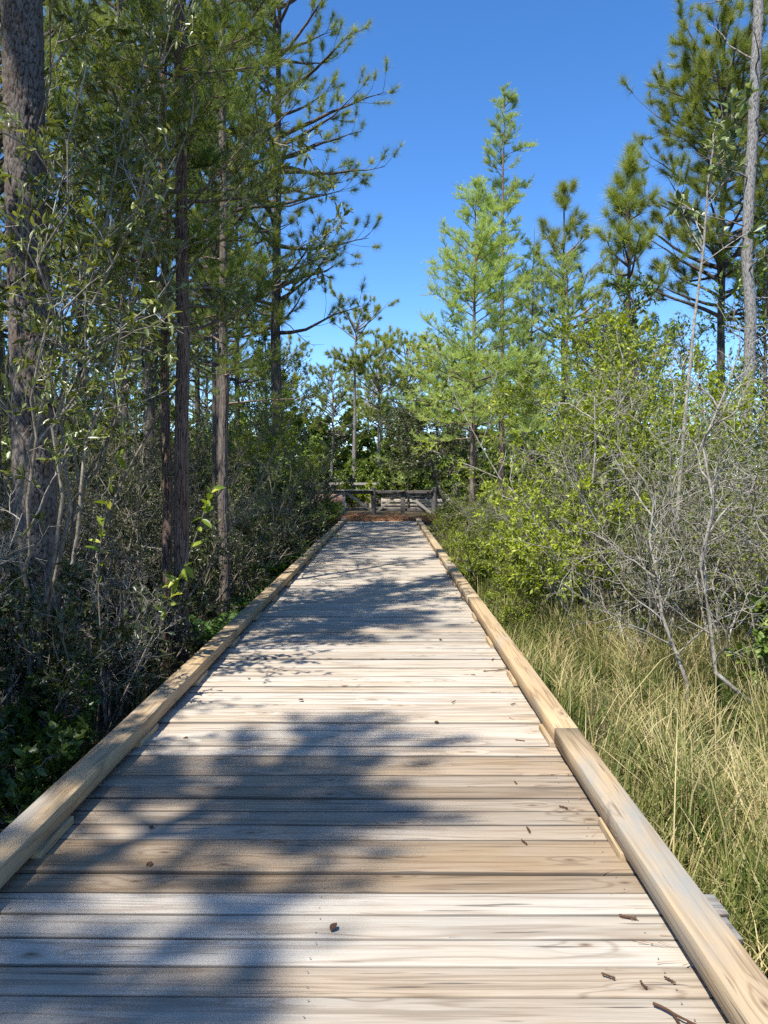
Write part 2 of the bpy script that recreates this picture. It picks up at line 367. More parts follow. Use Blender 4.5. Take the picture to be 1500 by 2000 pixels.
def box(buf, x0, x1, y0, y1, z0, z1, bev=0.0, tone=0.5):
    if bev <= 0:
        v = np.array([[x, y, z] for z in (z0, z1) for y in (y0, y1) for x in (x0, x1)])
        buf.add(v, [[0, 2, 3, 1], [4, 5, 7, 6], [0, 1, 5, 4], [2, 6, 7, 3], [0, 4, 6, 2], [1, 3, 7, 5]], tone); return
    import bmesh
    bm = bmesh.new(); bmesh.ops.create_cube(bm, size=1)
    for q in bm.verts: q.co = Vector(((x0 + x1) / 2 + q.co.x * (x1 - x0), (y0 + y1) / 2 + q.co.y * (y1 - y0), (z0 + z1) / 2 + q.co.z * (z1 - z0)))
    bmesh.ops.bevel(bm, geom=bm.edges[:], offset=bev, segments=2, profile=0.6, affect='EDGES')
    bmesh.ops.triangulate(bm, faces=[f for f in bm.faces if len(f.verts) > 4])
    bm.verts.index_update(); vv = [q.co[:] for q in bm.verts]
    f4 = [[q.index for q in f.verts] for f in bm.faces if len(f.verts) == 4]; f3 = [[q.index for q in f.verts] for f in bm.faces if len(f.verts) == 3]
    buf.add(vv, f4, tone)
    if f3:
        n0 = buf.n; buf.n -= len(vv); buf.f3.append(np.array(f3, np.int32) + buf.n); buf.n = n0
    bm.free()

# ------------------------------------------------------------------ ground
def gz(x, y):
    x = np.asarray(x, float); y = np.asarray(y, float)
    s = np.clip((y - 19) / 8.0, 0, 1); s = s * s * (3 - 2 * s)
    h = -0.52 * (1 - s) + -0.10 * s
    s2 = np.clip((y - 27.5) / 1.5, 0, 1); h = h + 0.06 * s2
    und = 0.05 * np.sin(x * 1.7 + 0.6 * y) + 0.04 * np.sin(y * 1.3 - x * 0.7)
    return h + und * np.where((np.abs(x + .25) < 2.2) & (y > 24) & (y < 36), 0.1, 0.7)
gx = np.unique(np.concatenate([np.linspace(-14, 14, 113), np.linspace(-600, 600, 41)]))
gy = np.unique(np.concatenate([np.linspace(-8, 48, 225), np.linspace(-400, 900, 53)]))
GX, GY = np.meshgrid(gx, gy); b = Buf(); nx = len(gx)
i, j = np.meshgrid(np.arange(len(gy) - 1), np.arange(nx - 1), indexing='ij'); q = (i * nx + j).ravel()
b.add(np.stack([GX, GY, gz(GX, GY)], -1), np.stack([q, q + 1, q + nx + 1, q + nx], -1))
tag(b.obj('ground', M['soil'], smooth=True), 'dark leaf-littered forest ground under the thickets', kind='structure')

# ------------------------------------------------------------------ boardwalk
rng = np.random.default_rng(11)
walk = tag(empty('boardwalk', (0, 0, 0)), 'weathered plank boardwalk with low timber curb rails along both sides', kind='structure')
def plank_mesh(k):
    r = np.random.default_rng(100 + k); b = Buf(); nxs = 15
    xs = np.linspace(-0.5, 0.5, nxs); e = 0.005
    prof = [(-.07, -.038), (-.07, -e), (-.07 + e * .4, -e * .35), (-.07 + e * 1.4, 0), (-.025, .0), (.025, .0), (.07 - e * 1.4, 0), (.07 - e * .4, -e * .35), (.07, -e), (.07, -.038)]
    cup = r.normal(0, 0.0011); v = []
    wob = np.cumsum(r.normal(0, 0.0006, nxs)); wz = np.cumsum(r.normal(0, 0.0007, nxs)); nick = np.abs(r.normal(0, 0.0007, (nxs, 2)))
    for i, x in enumerate(xs):
        for j, (y, z) in enumerate(prof):
            v.append([x * 2.80, y * 0.98 + wob[i] - (nick[i, 1] if y > 0.06 else 0) + (nick[i, 0] if y < -0.06 else 0), z + cup * (1 - (y / .07) ** 2) + wz[i]])
    f = []; n = len(prof)
    for i in range(nxs - 1):
        for j in range(n):
            j2 = (j + 1) % n; f.append([i * n + j, i * n + j2, (i + 1) * n + j2, (i + 1) * n + j])
    b.add(v, f)
    b.f3.append(np.array([[0, j + 1, j] for j in range(1, n - 1)] + [[(nxs - 1) * n, (nxs - 1) * n + j, (nxs - 1) * n + j + 1] for j in range(1, n - 1)], np.int32))
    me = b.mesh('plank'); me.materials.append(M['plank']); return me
pms = [plank_mesh(k) for k in range(7)]
y = -1.55; k = 0; plank_y = []
while y < 27.25:
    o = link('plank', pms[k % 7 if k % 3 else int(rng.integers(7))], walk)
    o.location = (-0.225 + rng.normal(0, 0.012), y, rng.normal(0, 0.0022)); o.rotation_euler = (0, rng.normal(0, 0.0006), rng.normal(0, 0.0008) + (math.pi if rng.random() < .5 else 0))
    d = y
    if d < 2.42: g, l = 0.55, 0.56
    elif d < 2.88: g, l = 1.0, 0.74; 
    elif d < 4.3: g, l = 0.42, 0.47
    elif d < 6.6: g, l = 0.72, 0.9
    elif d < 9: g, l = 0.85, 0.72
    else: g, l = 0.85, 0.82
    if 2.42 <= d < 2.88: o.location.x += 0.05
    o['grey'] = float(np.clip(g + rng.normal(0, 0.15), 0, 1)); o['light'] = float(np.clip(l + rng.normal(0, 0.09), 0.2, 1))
    plank_y.append(y); y += 0.1452; k += 1
DY1 = y - 0.07
# stringers and posts below
for X in (-1.4, -0.25, 0.9):
    b = Buf(); box(b, X - .04, X + .04, -1.6, DY1 - .05, -.25, -.044, 0.004); o = b.obj('stringer', M['fence'], walk); o['grey'] = .4; o['light'] = .4
for yy in np.arange(0.5, 27, 2.44):
    for X in (-1.3, 0.82):
        b = Buf(); box(b, X - .055, X + .055, yy - .055, yy + .055, -0.95, -.255, 0.004); o = b.obj('post', M['fence'], walk); o['grey'] = .4; o['light'] = .4
# curb rails
def rail_seg(x0, x1, y0, y1, seed):
    r = np.random.default_rng(seed); b = Buf(); n = max(3, int((y1 - y0) / .35)); ys = np.linspace(y0, y1, n); e = 0.003
    z0, z1 = 0.040, 0.127
    prof = [(x0 + e, z0), (x0, z0 + e), (x0, z1 - e), (x0 + e * .35, z1 - e * .35), (x0 + e, z1), (x1 - e, z1), (x1 - e * .35, z1 - e * .35), (x1, z1 - e), (x1, z0 + e), (x1 - e, z0)]
    wx = np.cumsum(r.normal(0, .0007, n)); wz = np.abs(np.cumsum(r.normal(0, .0003, n))); m_ = len(prof)
    c = ((x0 + x1) / 2, (y0 + y1) / 2)
    v = [[p + wx[i] - c[0], yy - c[1], z + wz[i]] for i, yy in enumerate(ys) for p, z in prof]
    f = [[i * m_ + j, (i + 1) * m_ + j, (i + 1) * m_ + (j + 1) % m_, i * m_ + (j + 1) % m_] for i in range(n - 1) for j in range(m_)]
    b.add(v, f); b.f3.append(np.array([[0, j, j + 1] for j in range(1, m_ - 1)] + [[(n - 1) * m_, (n - 1) * m_ + j + 1, (n - 1) * m_ + j] for j in range(1, m_ - 1)], np.int32))
    o = b.obj('curb_rail', M['rail'], walk, loc=(c[0], c[1], 0)); return o
for side, (x0, x1, j0) in enumerate(((-1.605, -1.465, 7.4 - 9.0), (0.975, 1.115, 4.44 - 6.0))):
    L = 4.88; yy = -1.6; js = [yy] + [j for j in ((7.4 if side == 0 else 4.44) + L * np.arange(-2, 6)) if -1 < j < DY1 - .5] + [DY1 - 0.05]
    for a, c_ in zip(js[:-1], js[1:]):
        o = rail_seg(x0, x1, a + .003, c_ - .003, int(side * 50 + a * 7 + 40)); o['grey'] = float(rng.uniform(.15, .45) + (.15 if a > 9 else 0)); o['light'] = float(rng.uniform(.5, .62) + (.06 if a > 9 else 0))
    bb = Buf(); 
    box(bb, -.0725, .0725, -.17, .17, 0.0025, 0.0385, 0.003); bm_ = bb.mesh('spacer_block'); bm_.materials.append(M['rail'])
    for q in np.arange(-1.0, 26.9, 1.33):
        o = link('spacer_block', bm_, walk, ((x0 + x1) / 2 + (.012 if side == 0 else -.014) + rng.normal(0, .005), q + 0.13 + .17, 0)); o['grey'] = .25; o['light'] = .58
# screw heads
b = Buf()
for yy in plank_y:
    if 1.8 < yy < 9:
        for X in (-1.4, -0.25, 0.9):
            for s in (-.038, .04):
                a = np.arange(7) * 2 * np.pi / 7; cx, cyy = X + rng.normal(0, .008), yy + s + rng.normal(0, .004)
                v = np.stack([cx + .003 * np.cos(a), cyy + .003 * np.sin(a), np.full(7, .0038)], 1)
                b.add(v, [[0, t, t + 1] for t in range(1, 6)])
tag(b.obj('screw_heads', M['screw'], walk), kind='stuff')

# ------------------------------------------------------------------ gate fence at the end of the walk and what stands behind
def bar(parent, name, mat, p, q, w, t, grey=.6, light=.5, bev=.006):
    p = Vector(p); q = Vector(q); L = (q - p).length
    b = Buf(); box(b, -L / 2, L / 2, -t / 2, t / 2, -w / 2, w / 2, bev)
    o = b.obj(name, M[mat], parent); o.location = (p + q) / 2; d = (q - p).normalized()
    o.rotation_euler = (0, -math.asin(max(-1, min(1, d.z))), math.atan2(d.y, d.x)) if abs(d.z) < .99 else (0, -math.pi / 2, 0)
    o['grey'] = grey; o['light'] = light; return o
def round_post(parent, x, y, z0, z1, r, mat='fence_dark', grey=.4, light=.6):
    b = Buf(); S = 12; a = np.arange(S) * 2 * np.pi / S
    prof = [(z0, r), (z1 - .05, r * .98), (z1 - .015, r * .9), (z1, r * .6), (z1 + .004, 0.002)]
    v = [[rr * math.cos(t), rr * math.sin(t), z - z0] for z, rr in prof for t in a]
    b.add(v, [[i * S + j, i * S + (j + 1) % S, (i + 1) * S + (j + 1) % S, (i + 1) * S + j] for i in range(len(prof) - 1) for j in range(S)])
    o = b.obj('post', M[mat], parent, smooth=True, loc=(x, y, z0)); o['grey'] = grey; o['light'] = light; return o
FY = 33.0
fen = tag(empty('timber_fence', (0, 0, 0)), 'dark timber fence with diagonal braces closing off the end of the boardwalk', 'fence')
zb = -.12
round_post(fen, -0.62, FY, zb, 1.13, .10); round_post(fen, 1.98, FY, zb, 1.12, .11)
bar(fen, 'post', 'fence', (-1.9, FY, zb), (-1.9, FY, 1.01), .13, .13, .9, 1.0)
bar(fen, 'post', 'fence_dark', (.64, FY, zb), (.64, FY, 0.97), .2, .14, .4, .7)
bar(fen, 'post', 'fence', (-4.6, FY, zb), (-4.6, FY, 1.03), .15, .15, .7, .6)
bar(fen, 'top_rail', 'fence', (-4.8, FY - .10, 1.0), (-.66, FY - .10, 1.0), .045, .2, .8, .95)
bar(fen, 'rail', 'fence_dark', (-4.6, FY + .02, .90), (-.7, FY + .02, .90), .13, .05, .5, .8)
bar(fen, 'top_rail', 'fence_dark', (-.53, FY - .10, .965), (1.9, FY - .10, .965), .05, .19, .4, .9)
bar(fen, 'rail', 'fence_dark', (-.52, FY + .08, .87), (1.88, FY + .08, .87), .13, .05, .5, .7)
bar(fen, 'rail', 'fence_dark', (-4.6, FY + .02, .17), (-.7, FY + .02, .17), .12, .05, .5, .8)
bar(fen, 'rail', 'fence_dark', (-.52, FY + .08, .16), (1.88, FY + .08, .16), .12, .05, .5, .7)
bar(fen, 'brace', 'fence', (-1.97, FY - .05, .9), (-3.3, FY - .05, .15), .11, .045, .6, .85)
bar(fen, 'brace', 'fence', (-1.83, FY - .05, .92), (-.70, FY - .05, .10), .12, .045, .6, .75)
bar(fen, 'brace', 'fence', (.52, FY + .01, .88), (-.48, FY + .01, .08), .11, .045, .6, .6)
bar(fen, 'brace', 'fence', (.76, FY + .01, .88), (1.84, FY + .01, .02), .12, .045, .7, .65)
f2 = tag(empty('rail_fence', (0, 0, 0)), 'grey post and rail fence standing behind the braced timber fence', 'fence')
for X in (-3.9, -2.25, -0.9): bar(f2, 'post', 'fence', (X, 40, -.1), (X, 40, 1.28), .14, .14, .9, .8)
bar(f2, 'rail', 'fence', (-4.4, 39.9, 1.2), (-.6, 39.9, 1.2), .12, .05, .9, .75); bar(f2, 'rail', 'fence', (-4.4, 39.9, .72), (-.6, 39.9, .72), .12, .05, .9, .7)
bl = tag(empty('balustrade', (0, 0, 0)), 'short grey wooden railing with upright balusters behind the fence brace', 'railing')
bar(bl, 'top_rail', 'fence', (-2.0, 38, .80), (-.95, 38, .80), .07, .09, 1, .9); bar(bl, 'bottom_rail', 'fence', (-2.0, 38, .12), (-.95, 38, .12), .07, .06, 1, .8)
for X in np.linspace(-1.95, -1.0, 8): bar(bl, 'baluster', 'fence', (X, 38, -.08 if X < -1.9 or X > -1.05 else .15), (X, 38, .765), .045, .045, 1, .9)
bw = tag(empty('brick_wall', (-2.75, 41.5, 0)), 'low red brick wall with a pale cap behind the fence', 'wall')
b = Buf(); box(b, -1.4, .75, -.15, .15, -.12, .72); b.obj('wall', M['brick'], bw)
b = Buf(); box(b, -1.45, .8, -.2, .2, .722, .80, .01); b.obj('cap', M['concrete'], bw)
lw = tag(empty('timber_edging', (0, 0, 0)), 'low pale timber edging of stacked boards behind the dark fence', 'edging')
for i, (z, l) in enumerate(((.38, 1.0), (.20, .9), (.03, .8))): bar(lw, 'board', 'plank', (-.35, 38.6 + .05 * i, z), (3.2, 38.6 + .05 * i, z), .15, .05, 1, l)
for X in (-.3, 0.8, 1.9, 3.1): bar(lw, 'stake', 'fence', (X, 38.78, -.15), (X, 38.78, .5), .09, .09, .9, .6)

# pine straw heaped at the end
r = np.random.default_rng(3); n = 8000
X = r.uniform(-2.3, 2.4, n); Y = 27.25 + np.abs(r.normal(0, 1.0, n)); H = (0.26 * np.exp(-((Y - 28.3) / 1.0) ** 2) * (0.5 + 0.5 * np.sin(X * 2.3 + 1) ** 2)) * r.random(n) ** .5
pos = np.stack([X, Y, np.maximum(gz(X, Y), np.where(Y < DY1, 0, -9)) + .03 + H], 1); dr = r.normal(0, 1, (n, 3)); dr[:, 2] *= .35
b = Buf(); tv = np.array([[0, .012, 0], [0, -.012, 0], [1, 0, -.15]]); place(b, tv, np.array([[0, 1, 2]]), pos, dr, r.normal(0, 1, (n, 3)), r.uniform(.16, .34, n), r.random(n))
tag(b.obj('pine_straw', M['straw']), 'rust-brown pine straw heaped where the boardwalk ends', 'pine straw', kind='stuff')

# ------------------------------------------------------------------ trees
def trunk_line(rng, h, lean=(0, 0), wig=.02, P=16):
    t = np.linspace(0, 1, P); w = np.cumsum(rng.normal(0, wig, (P, 2)), 0); w -= w[0]
    p = np.stack([lean[0] * h * t + w[:, 0] * h / 10, lean[1] * h * t + w[:, 1] * h / 10, h * t], 1)
    return p[None]
def bark_trunk(buf, line, r0, r1, zmax, cw, ch, depth, seed, na=150, dz=.02, twist=0.0, edge=.16):
    # trunk surface with real relief: bark plates or strips from a jittered cell pattern
    rg = np.random.default_rng(seed); P = line.shape[1]; h = line[0, -1, 2]
    zs = np.concatenate([np.arange(-.25, zmax, dz), np.linspace(zmax, h, 24)])
    t = np.clip(zs / h, 0, 1); x = np.clip(t * (P - 1), 0, P - 1.001); i = x.astype(int); f = (x - i)[:, None]
    ctr = line[0, i] * (1 - f) + line[0, i + 1] * f; ctr[:, 2] = zs
    R = (r0 * (1 - t) + r1 * t) * (1 + .14 * np.exp(-np.maximum(zs + .25, 0) / .22))
    nc = max(6, int(round(2 * np.pi * r0 / cw))); nr = int((h + 1) / ch) + 3
    jx = rg.random((nr, nc)); jy = rg.random((nr, nc)); hv = rg.random((nr, nc)); tl = rg.normal(0, 1, (nr, nc))
    th = np.arange(na) * 2 * np.pi / na
    U = (th[None] / (2 * np.pi) + twist * zs[:, None] + .02 * np.sin(zs[:, None] * 3 + th[None] * 2)) * nc; V = (zs[:, None] + .25 + 0 * th[None]) / ch + .25 * np.sin(th[None] * 5)
    V = np.maximum(V, 0); iu = np.floor(U).astype(int); iv = np.floor(V).astype(int)
    wob = .35 * np.sin(U * 2.7 + 3 * np.sin(V * 1.9)) + .25 * np.sin(V * 5.3 + U * 3.1); U = U + .22 * wob; V = V + .2 * np.sin(U * 4.1 + V * 2.3); V = np.maximum(V, 0); iu = np.floor(U).astype(int); iv = np.floor(V).astype(int)
    f1 = np.full(U.shape, 9.); f2 = np.full(U.shape, 9.); hh = np.zeros(U.shape); tt = np.zeros(U.shape)
    for du in (-1, 0, 1):
        for dv in (-1, 0, 1):
            a = (iu + du) % nc; c = np.clip(iv + dv, 0, nr - 1)
            dx = iu + du + jx[c, a] - U; dy = iv + dv + jy[c, a] - V; d = np.sqrt(dx * dx + dy * dy)
            n_ = d < f1; f2 = np.where(n_, f1, np.minimum(f2, d)); hh = np.where(n_, hv[c, a], hh); tt = np.where(n_, tl[c, a] * dy, tt); f1 = np.where(n_, d, f1)
    e = np.clip((f2 - f1) / edge, 0, 1); e = e * e * (3 - 2 * e)
    D = depth * (e * (.55 + .6 * hh) + .35 * np.clip(tt, -1, 1) * e) + rg.normal(0, depth * .06, U.shape)
    rad = R[:, None] + D * np.minimum(1, R[:, None] / r0)
    v = np.stack([ctr[:, :1] + rad * np.cos(th), ctr[:, 1:2] + rad * np.sin(th), np.repeat(zs[:, None], na, 1)], -1)
    m_ = len(zs); ii, jj = np.meshgrid(np.arange(m_ - 1), np.arange(na), indexing='ij'); j2 = (jj + 1) % na
    fc = np.stack([ii * na + jj, ii * na + j2, (ii + 1) * na + j2, (ii + 1) * na + jj], -1).reshape(-1, 4)
    buf.add(v.reshape(-1, 3), fc, e.ravel(), hh.ravel())

def pine(name, label, loc, h, r0, z0, blen, nb, seed, lean=(0, 0), mat='needle', tl=.26, far=False, group=None, cat='tree', bark='pine_bark',
         dead=0, ns=6, shape='round', custom_trunk=None, nt_=7, up=.05, side=None, wig=.02):
    rg = np.random.default_rng(seed); root = tag(empty(name, (loc[0], loc[1], float(gz(loc[0], loc[1])))), label, cat, group)
    line = trunk_line(rg, h, lean, wig)
    b = Buf()
    if custom_trunk: custom_trunk(b, line); b.obj('trunk', M[custom_trunk.mat], root, smooth=True)
    else:
        tubes(b, np.concatenate([line[:, :1] - [[[0, 0, .3]]], line], 1), r0 * 1.08, .02, 12); b.obj('trunk', M[bark], root, smooth=True)
    bb = Buf()
    t = z0 / h + (1 - z0 / h) * np.sort(rg.random(nb)) * .97
    p, _ = sample(line, np.zeros(nb, int), t)
    az = np.arange(nb) * 2.4 + rg.normal(0, .5, nb)
    if side is not None:
        az = np.where(rg.random(nb) < .55, side + rg.normal(0, .6, nb), az)
    u = (t - z0 / h) / (1 - z0 / h)
    prof = {'round': np.sqrt(np.clip(1 - (u * 1.0 - .35) ** 2 / .55, .08, 1)), 'cone': 1.05 - .85 * u, 'flat': .45 + .6 * u}[shape]
    L = blen * prof * rg.uniform(.65, 1.1, nb)
    el = rg.normal(.15, .18, nb) + .5 * u
    d = np.stack([np.cos(az) * np.cos(el), np.sin(az) * np.cos(el), np.sin(el)], 1)
    P1 = grow(rg, p, d, L, 7, .09, up)
    tubes(bb, P1, np.minimum(.02 * L + .012, r0 * .5), .006, 5)
    s, dd, idx, tt = spawn(rg, P1, ns, .35, 1.0, .7, .2, .5)
    P2 = grow(rg, s, dd, L[idx] * rg.uniform(.18, .38, len(idx)), 5, .12, .14)
    tubes(bb, P2, .008, .004, 3)
    if dead:
        td = rg.uniform(.35, z0 / h + .05, dead); pd, _ = sample(line, np.zeros(dead, int), td); ad = rg.random(dead) * 6.28
        dd_ = np.stack([np.cos(ad), np.sin(ad), rg.normal(.05, .25, dead)], 1)
        Pd = grow(rg, pd, dd_, rg.uniform(.4, 1.8, dead), 7, .13, .03); tubes(bb, Pd, .018, .005, 5)
        s3, d3, i3, t3 = spawn(rg, Pd, 3, .4, .95, .8, .3); tubes(bb, grow(rg, s3, d3, rg.uniform(.15, .5, len(s3)), 4, .15), .007, .003, 3)
    tag(bb.obj('branches', M[bark], root, smooth=True), kind='stuff')
    nb_ = Buf(); T = TUFTS_FAR if far else TUFTS
    n2 = nt_; idx = np.repeat(np.arange(len(P2)), n2); n2 = max(3, int(round(nt_ * .55))); idx = np.repeat(np.arange(len(P2)), n2); tt = .62 + .38 * rg.random(len(idx)); tt[::n2] = 1.0
    pp, tg = sample(P2, idx, tt); tg = nrm(tg + rg.normal(0, .25, tg.shape) + [0, 0, .25])
    tone = np.clip(rg.normal(.5, .17, len(idx)) + .25 * (tt - .7), 0, 1)
    scatter_set(nb_, rg, T, pp, tg, rg.normal(0, 1, tg.shape), 1.1 * tl * rg.uniform(.75, 1.15, len(idx)), tone)
    nb_.obj('crown', M[mat], root)
    return root

def cypress(name, label, loc, h, r0, z0, blen, nb, seed, lean=(0, 0), mat='cypress', group=None, ns=7, nl=8, sl=.2, custom_trunk=None, top=.12, dens=1.0, droop=0.0, bark='cyp_bark', pw=1.0):
    rg = np.random.default_rng(seed); root = tag(empty(name, (loc[0], loc[1], float(gz(loc[0], loc[1])))), label, 'tree', group)
    line = trunk_line(rg, h, lean, .012); b = Buf()
    if custom_trunk: custom_trunk(b, line); b.obj('trunk', M[custom_trunk.mat], root, smooth=True)
    else: tubes(b, np.concatenate([line[:, :1] - [[[0, 0, .3]]], line], 1), r0 * 1.1, .008, 10); b.obj('trunk', M[bark], root, smooth=True)
    t = z0 / h + (1 - z0 / h) * (np.sort(rg.random(nb)) ** 1.15) * .985
    p, _ = sample(line, np.zeros(nb, int), t); az = np.arange(nb) * 2.4 + rg.normal(0, .5, nb); u = (t - z0 / h) / (1 - z0 / h)
    L = blen * (top + (1 - top) * (1 - u) ** pw) * rg.uniform(.55, 1.1, nb)
    el = rg.normal(.12, .14, nb) + .55 * u - droop
    d = np.stack([np.cos(az) * np.cos(el), np.sin(az) * np.cos(el), np.sin(el)], 1)
    P1 = grow(rg, p, d, L, 7, .07, .03); bb = Buf(); tubes(bb, P1, np.minimum(.008 * L + .007, r0 * .4), .003, 4)
    s, dd, idx, tt = spawn(rg, P1, int(ns * 1.6), .2, .98, .8, .2, .75)
    kp = rg.random(len(idx)) < np.clip(L[idx] / blen * 1.15, .28, 1); s, dd, idx, tt = s[kp], dd[kp], idx[kp], tt[kp]
    P2 = grow(rg, s, dd, L[idx] * rg.uniform(.16, .36, len(idx)) * (1.15 - .5 * tt) + .08, 4, .1, .06); tubes(bb, P2, .005, .002, 3)
    tag(bb.obj('branches', M[bark], root, smooth=True), kind='stuff')
    lf = Buf()
    for PP, n_, lo in ((P2, nl, .1), (P1[L > blen * .45], int(nl * 1.6), .25), (P1[L <= blen * .45], int(nl * .8), .25)):
        n_ = max(1, int(n_ * dens)); idx = np.repeat(np.arange(len(PP)), n_); tt = lo + (1 - lo) * rg.random(len(idx))
        pp, tg = sample(PP, idx, tt); sd = rg.normal(0, .6, tg.shape); sd[:, 2] = np.abs(sd[:, 2]) * .8
        dr = nrm(tg * .7 + sd); scatter_set(lf, rg, SPRAYS, pp, dr, np.array([0, 0, 1.]) + rg.normal(0, .25, tg.shape), sl * rg.uniform(.55, 1.1, len(idx)), np.clip(rg.normal(.5, .2, len(idx)), 0, 1))
    lf.obj('crown', M[mat], root); return root

def foliage(buf, rg, PP, n, T, L, lo=.2, jit=.7, tone=(.5, .2), zup=1.0, whorl=False):
    idx = np.repeat(np.arange(len(PP)), n); tt = lo + (1 - lo) * rg.random(len(idx))
    if whorl: tt = 1 - .25 * rg.random(len(idx))
    pp, tg = sample(PP, idx, tt); dr = nrm(tg + rg.normal(0, jit, tg.shape)); upv = np.array([0, 0, zup]) + rg.normal(0, .55, tg.shape)
    ln = L * rg.uniform(.55, 1.15, len(idx)); tn = np.clip(rg.normal(tone[0], tone[1], len(idx)), 0, 1)
    place(buf, T[0], T[1], pp, dr, upv, ln, tn)
    return pp, dr, upv, ln, tn

def broadleaf(name, label, loc, h, r0, z0, blen, nb, seed, leafT=LEAF, L=.09, mat='green', bark='dark_bark', lean=(0, 0), n2=6, n3=5, nl=6, group=None, shape='round', el0=.45, line=None, jit=.7, wig=.14, tone=(.5, .2), cat='tree'):
    rg = np.random.default_rng(seed); root = tag(empty(name, (loc[0], loc[1], float(gz(loc[0], loc[1])))), label, cat, group)
    if line is None: line = trunk_line(rg, h, lean, .03)
    b = Buf(); tubes(b, np.concatenate([line[:, :1] - [[[0, 0, .3]]], line], 1), r0 * 1.1, .01, 10); b.obj('trunk', M[bark], root, smooth=True)
    t = z0 / h + (1 - z0 / h) * np.sort(rg.random(nb)) * .97; p, _ = sample(line, np.zeros(nb, int), t); u = (t - z0 / h) / (1 - z0 / h)
    az = np.arange(nb) * 2.4 + rg.normal(0, .6, nb); prof = {'round': np.sqrt(np.clip(1 - (u - .3) ** 2 / .55, .1, 1)), 'cone': 1.05 - .8 * u}[shape]
    Ln = blen * prof * rg.uniform(.6, 1.1, nb); el = rg.normal(el0, .25, nb) + .3 * u
    d = np.stack([np.cos(az) * np.cos(el), np.sin(az) * np.cos(el), np.sin(el)], 1)
    P1 = grow(rg, p, d, Ln, 7, wig, .03); bb = Buf(); tubes(bb, P1, np.minimum(.012 * Ln + .006, r0 * .5), .004, 5)
    s, dd, i2, t2 = spawn(rg, P1, n2, .25, 1, .75, .25, .3); P2 = grow(rg, s, dd, Ln[i2] * rg.uniform(.25, .5, len(i2)), 5, wig, .05); tubes(bb, P2, .006, .003, 3)
    s, dd, i3, t3 = spawn(rg, P2, n3, .2, 1, .8, .25, .2); P3 = grow(rg, s, dd, Ln[i2][i3] * rg.uniform(.08, .2, len(i3)) + .05, 3, wig, .05); tubes(bb, P3, .003, .0015, 3)
    tag(bb.obj('branches', M[bark], root, smooth=True), kind='stuff')
    lf = Buf(); foliage(lf, rg, P3, nl, leafT, L, .1, jit, tone); foliage(lf, rg, P2, nl, leafT, L, .3, jit, tone)
    lf.obj('crown', M[mat], root); return root

def shrub(name, label, loc, h, spread, stems, seed, leafT=LEAF, L=.05, mat='olive', bark='brown_twig', n1=6, n2=5, n3=4, nl=4, group=None, r=.014, wig=.16, tone=(.5, .2), leafy=1.0, up=.05, cat='shrub', lo=.25, jit=.7, rt=1.0):
    rg = np.random.default_rng(seed); root = tag(empty(name, (loc[0], loc[1], float(gz(loc[0], loc[1])))), label, cat, group)
    az = np.arange(stems) * 2.4 + rg.normal(0, .5, stems); sp = spread * np.sqrt((np.arange(stems) + .5) / stems)
    base = np.stack([np.cos(az) * sp * .18, np.sin(az) * sp * .18, np.full(stems, -.08)], 1)
    d = np.stack([np.cos(az) * sp, np.sin(az) * sp, np.full(stems, h)], 1); Ls = np.linalg.norm(d, axis=1) * rg.uniform(.6, 1.0, stems)
    P0 = grow(rg, base, d, Ls, 9, wig * .8, up * .4); bb = Buf(); tubes(bb, P0, r * rg.uniform(.7, 1.3, stems), r * .3, 6)
    s, dd, i1, t1 = spawn(rg, P0, n1, lo, 1, .75, .25); L1 = Ls[i1] * rg.uniform(.2, .42, len(i1)) * (1.2 - .6 * t1); P1 = grow(rg, s, dd, L1, 6, wig, up); tubes(bb, P1, r * .42, r * .18, 4)
    s, dd, i2, t2 = spawn(rg, P1, n2, .15, 1, .8, .3); L2 = L1[i2] * rg.uniform(.25, .55, len(i2)); P2 = grow(rg, s, dd, L2, 5, wig, up); tubes(bb, P2, .0042 * rt, .0022 * rt, 3)
    s, dd, i3, t3 = spawn(rg, P2, n3, .15, 1, .8, .3); P3 = grow(rg, s, dd, L2[i3] * rg.uniform(.25, .6, len(i3)) + .03, 3, wig, up); tubes(bb, P3, .0026 * rt, .0014 * rt, 3)
    tag(bb.obj('branches', M[bark], root, smooth=True), kind='stuff')
    if nl:
        lf = Buf(); keep = rg.random(len(P3)) < leafy; foliage(lf, rg, P3[keep], nl, leafT, L, .2, jit, tone)
        keep = rg.random(len(P2)) < leafy; foliage(lf, rg, P2[keep], nl, leafT, L, .4, jit, tone); lf.obj('foliage', M[mat], root)
    return root

def trunk_fn(r0, r1, zmax, cw, ch, depth, seed, mat, na=150, dz=.02, twist=0.0):
    def f(b, line): bark_trunk(b, line, r0, r1, zmax, cw, ch, depth, seed, na, dz, twist)
    f.mat = mat; return f

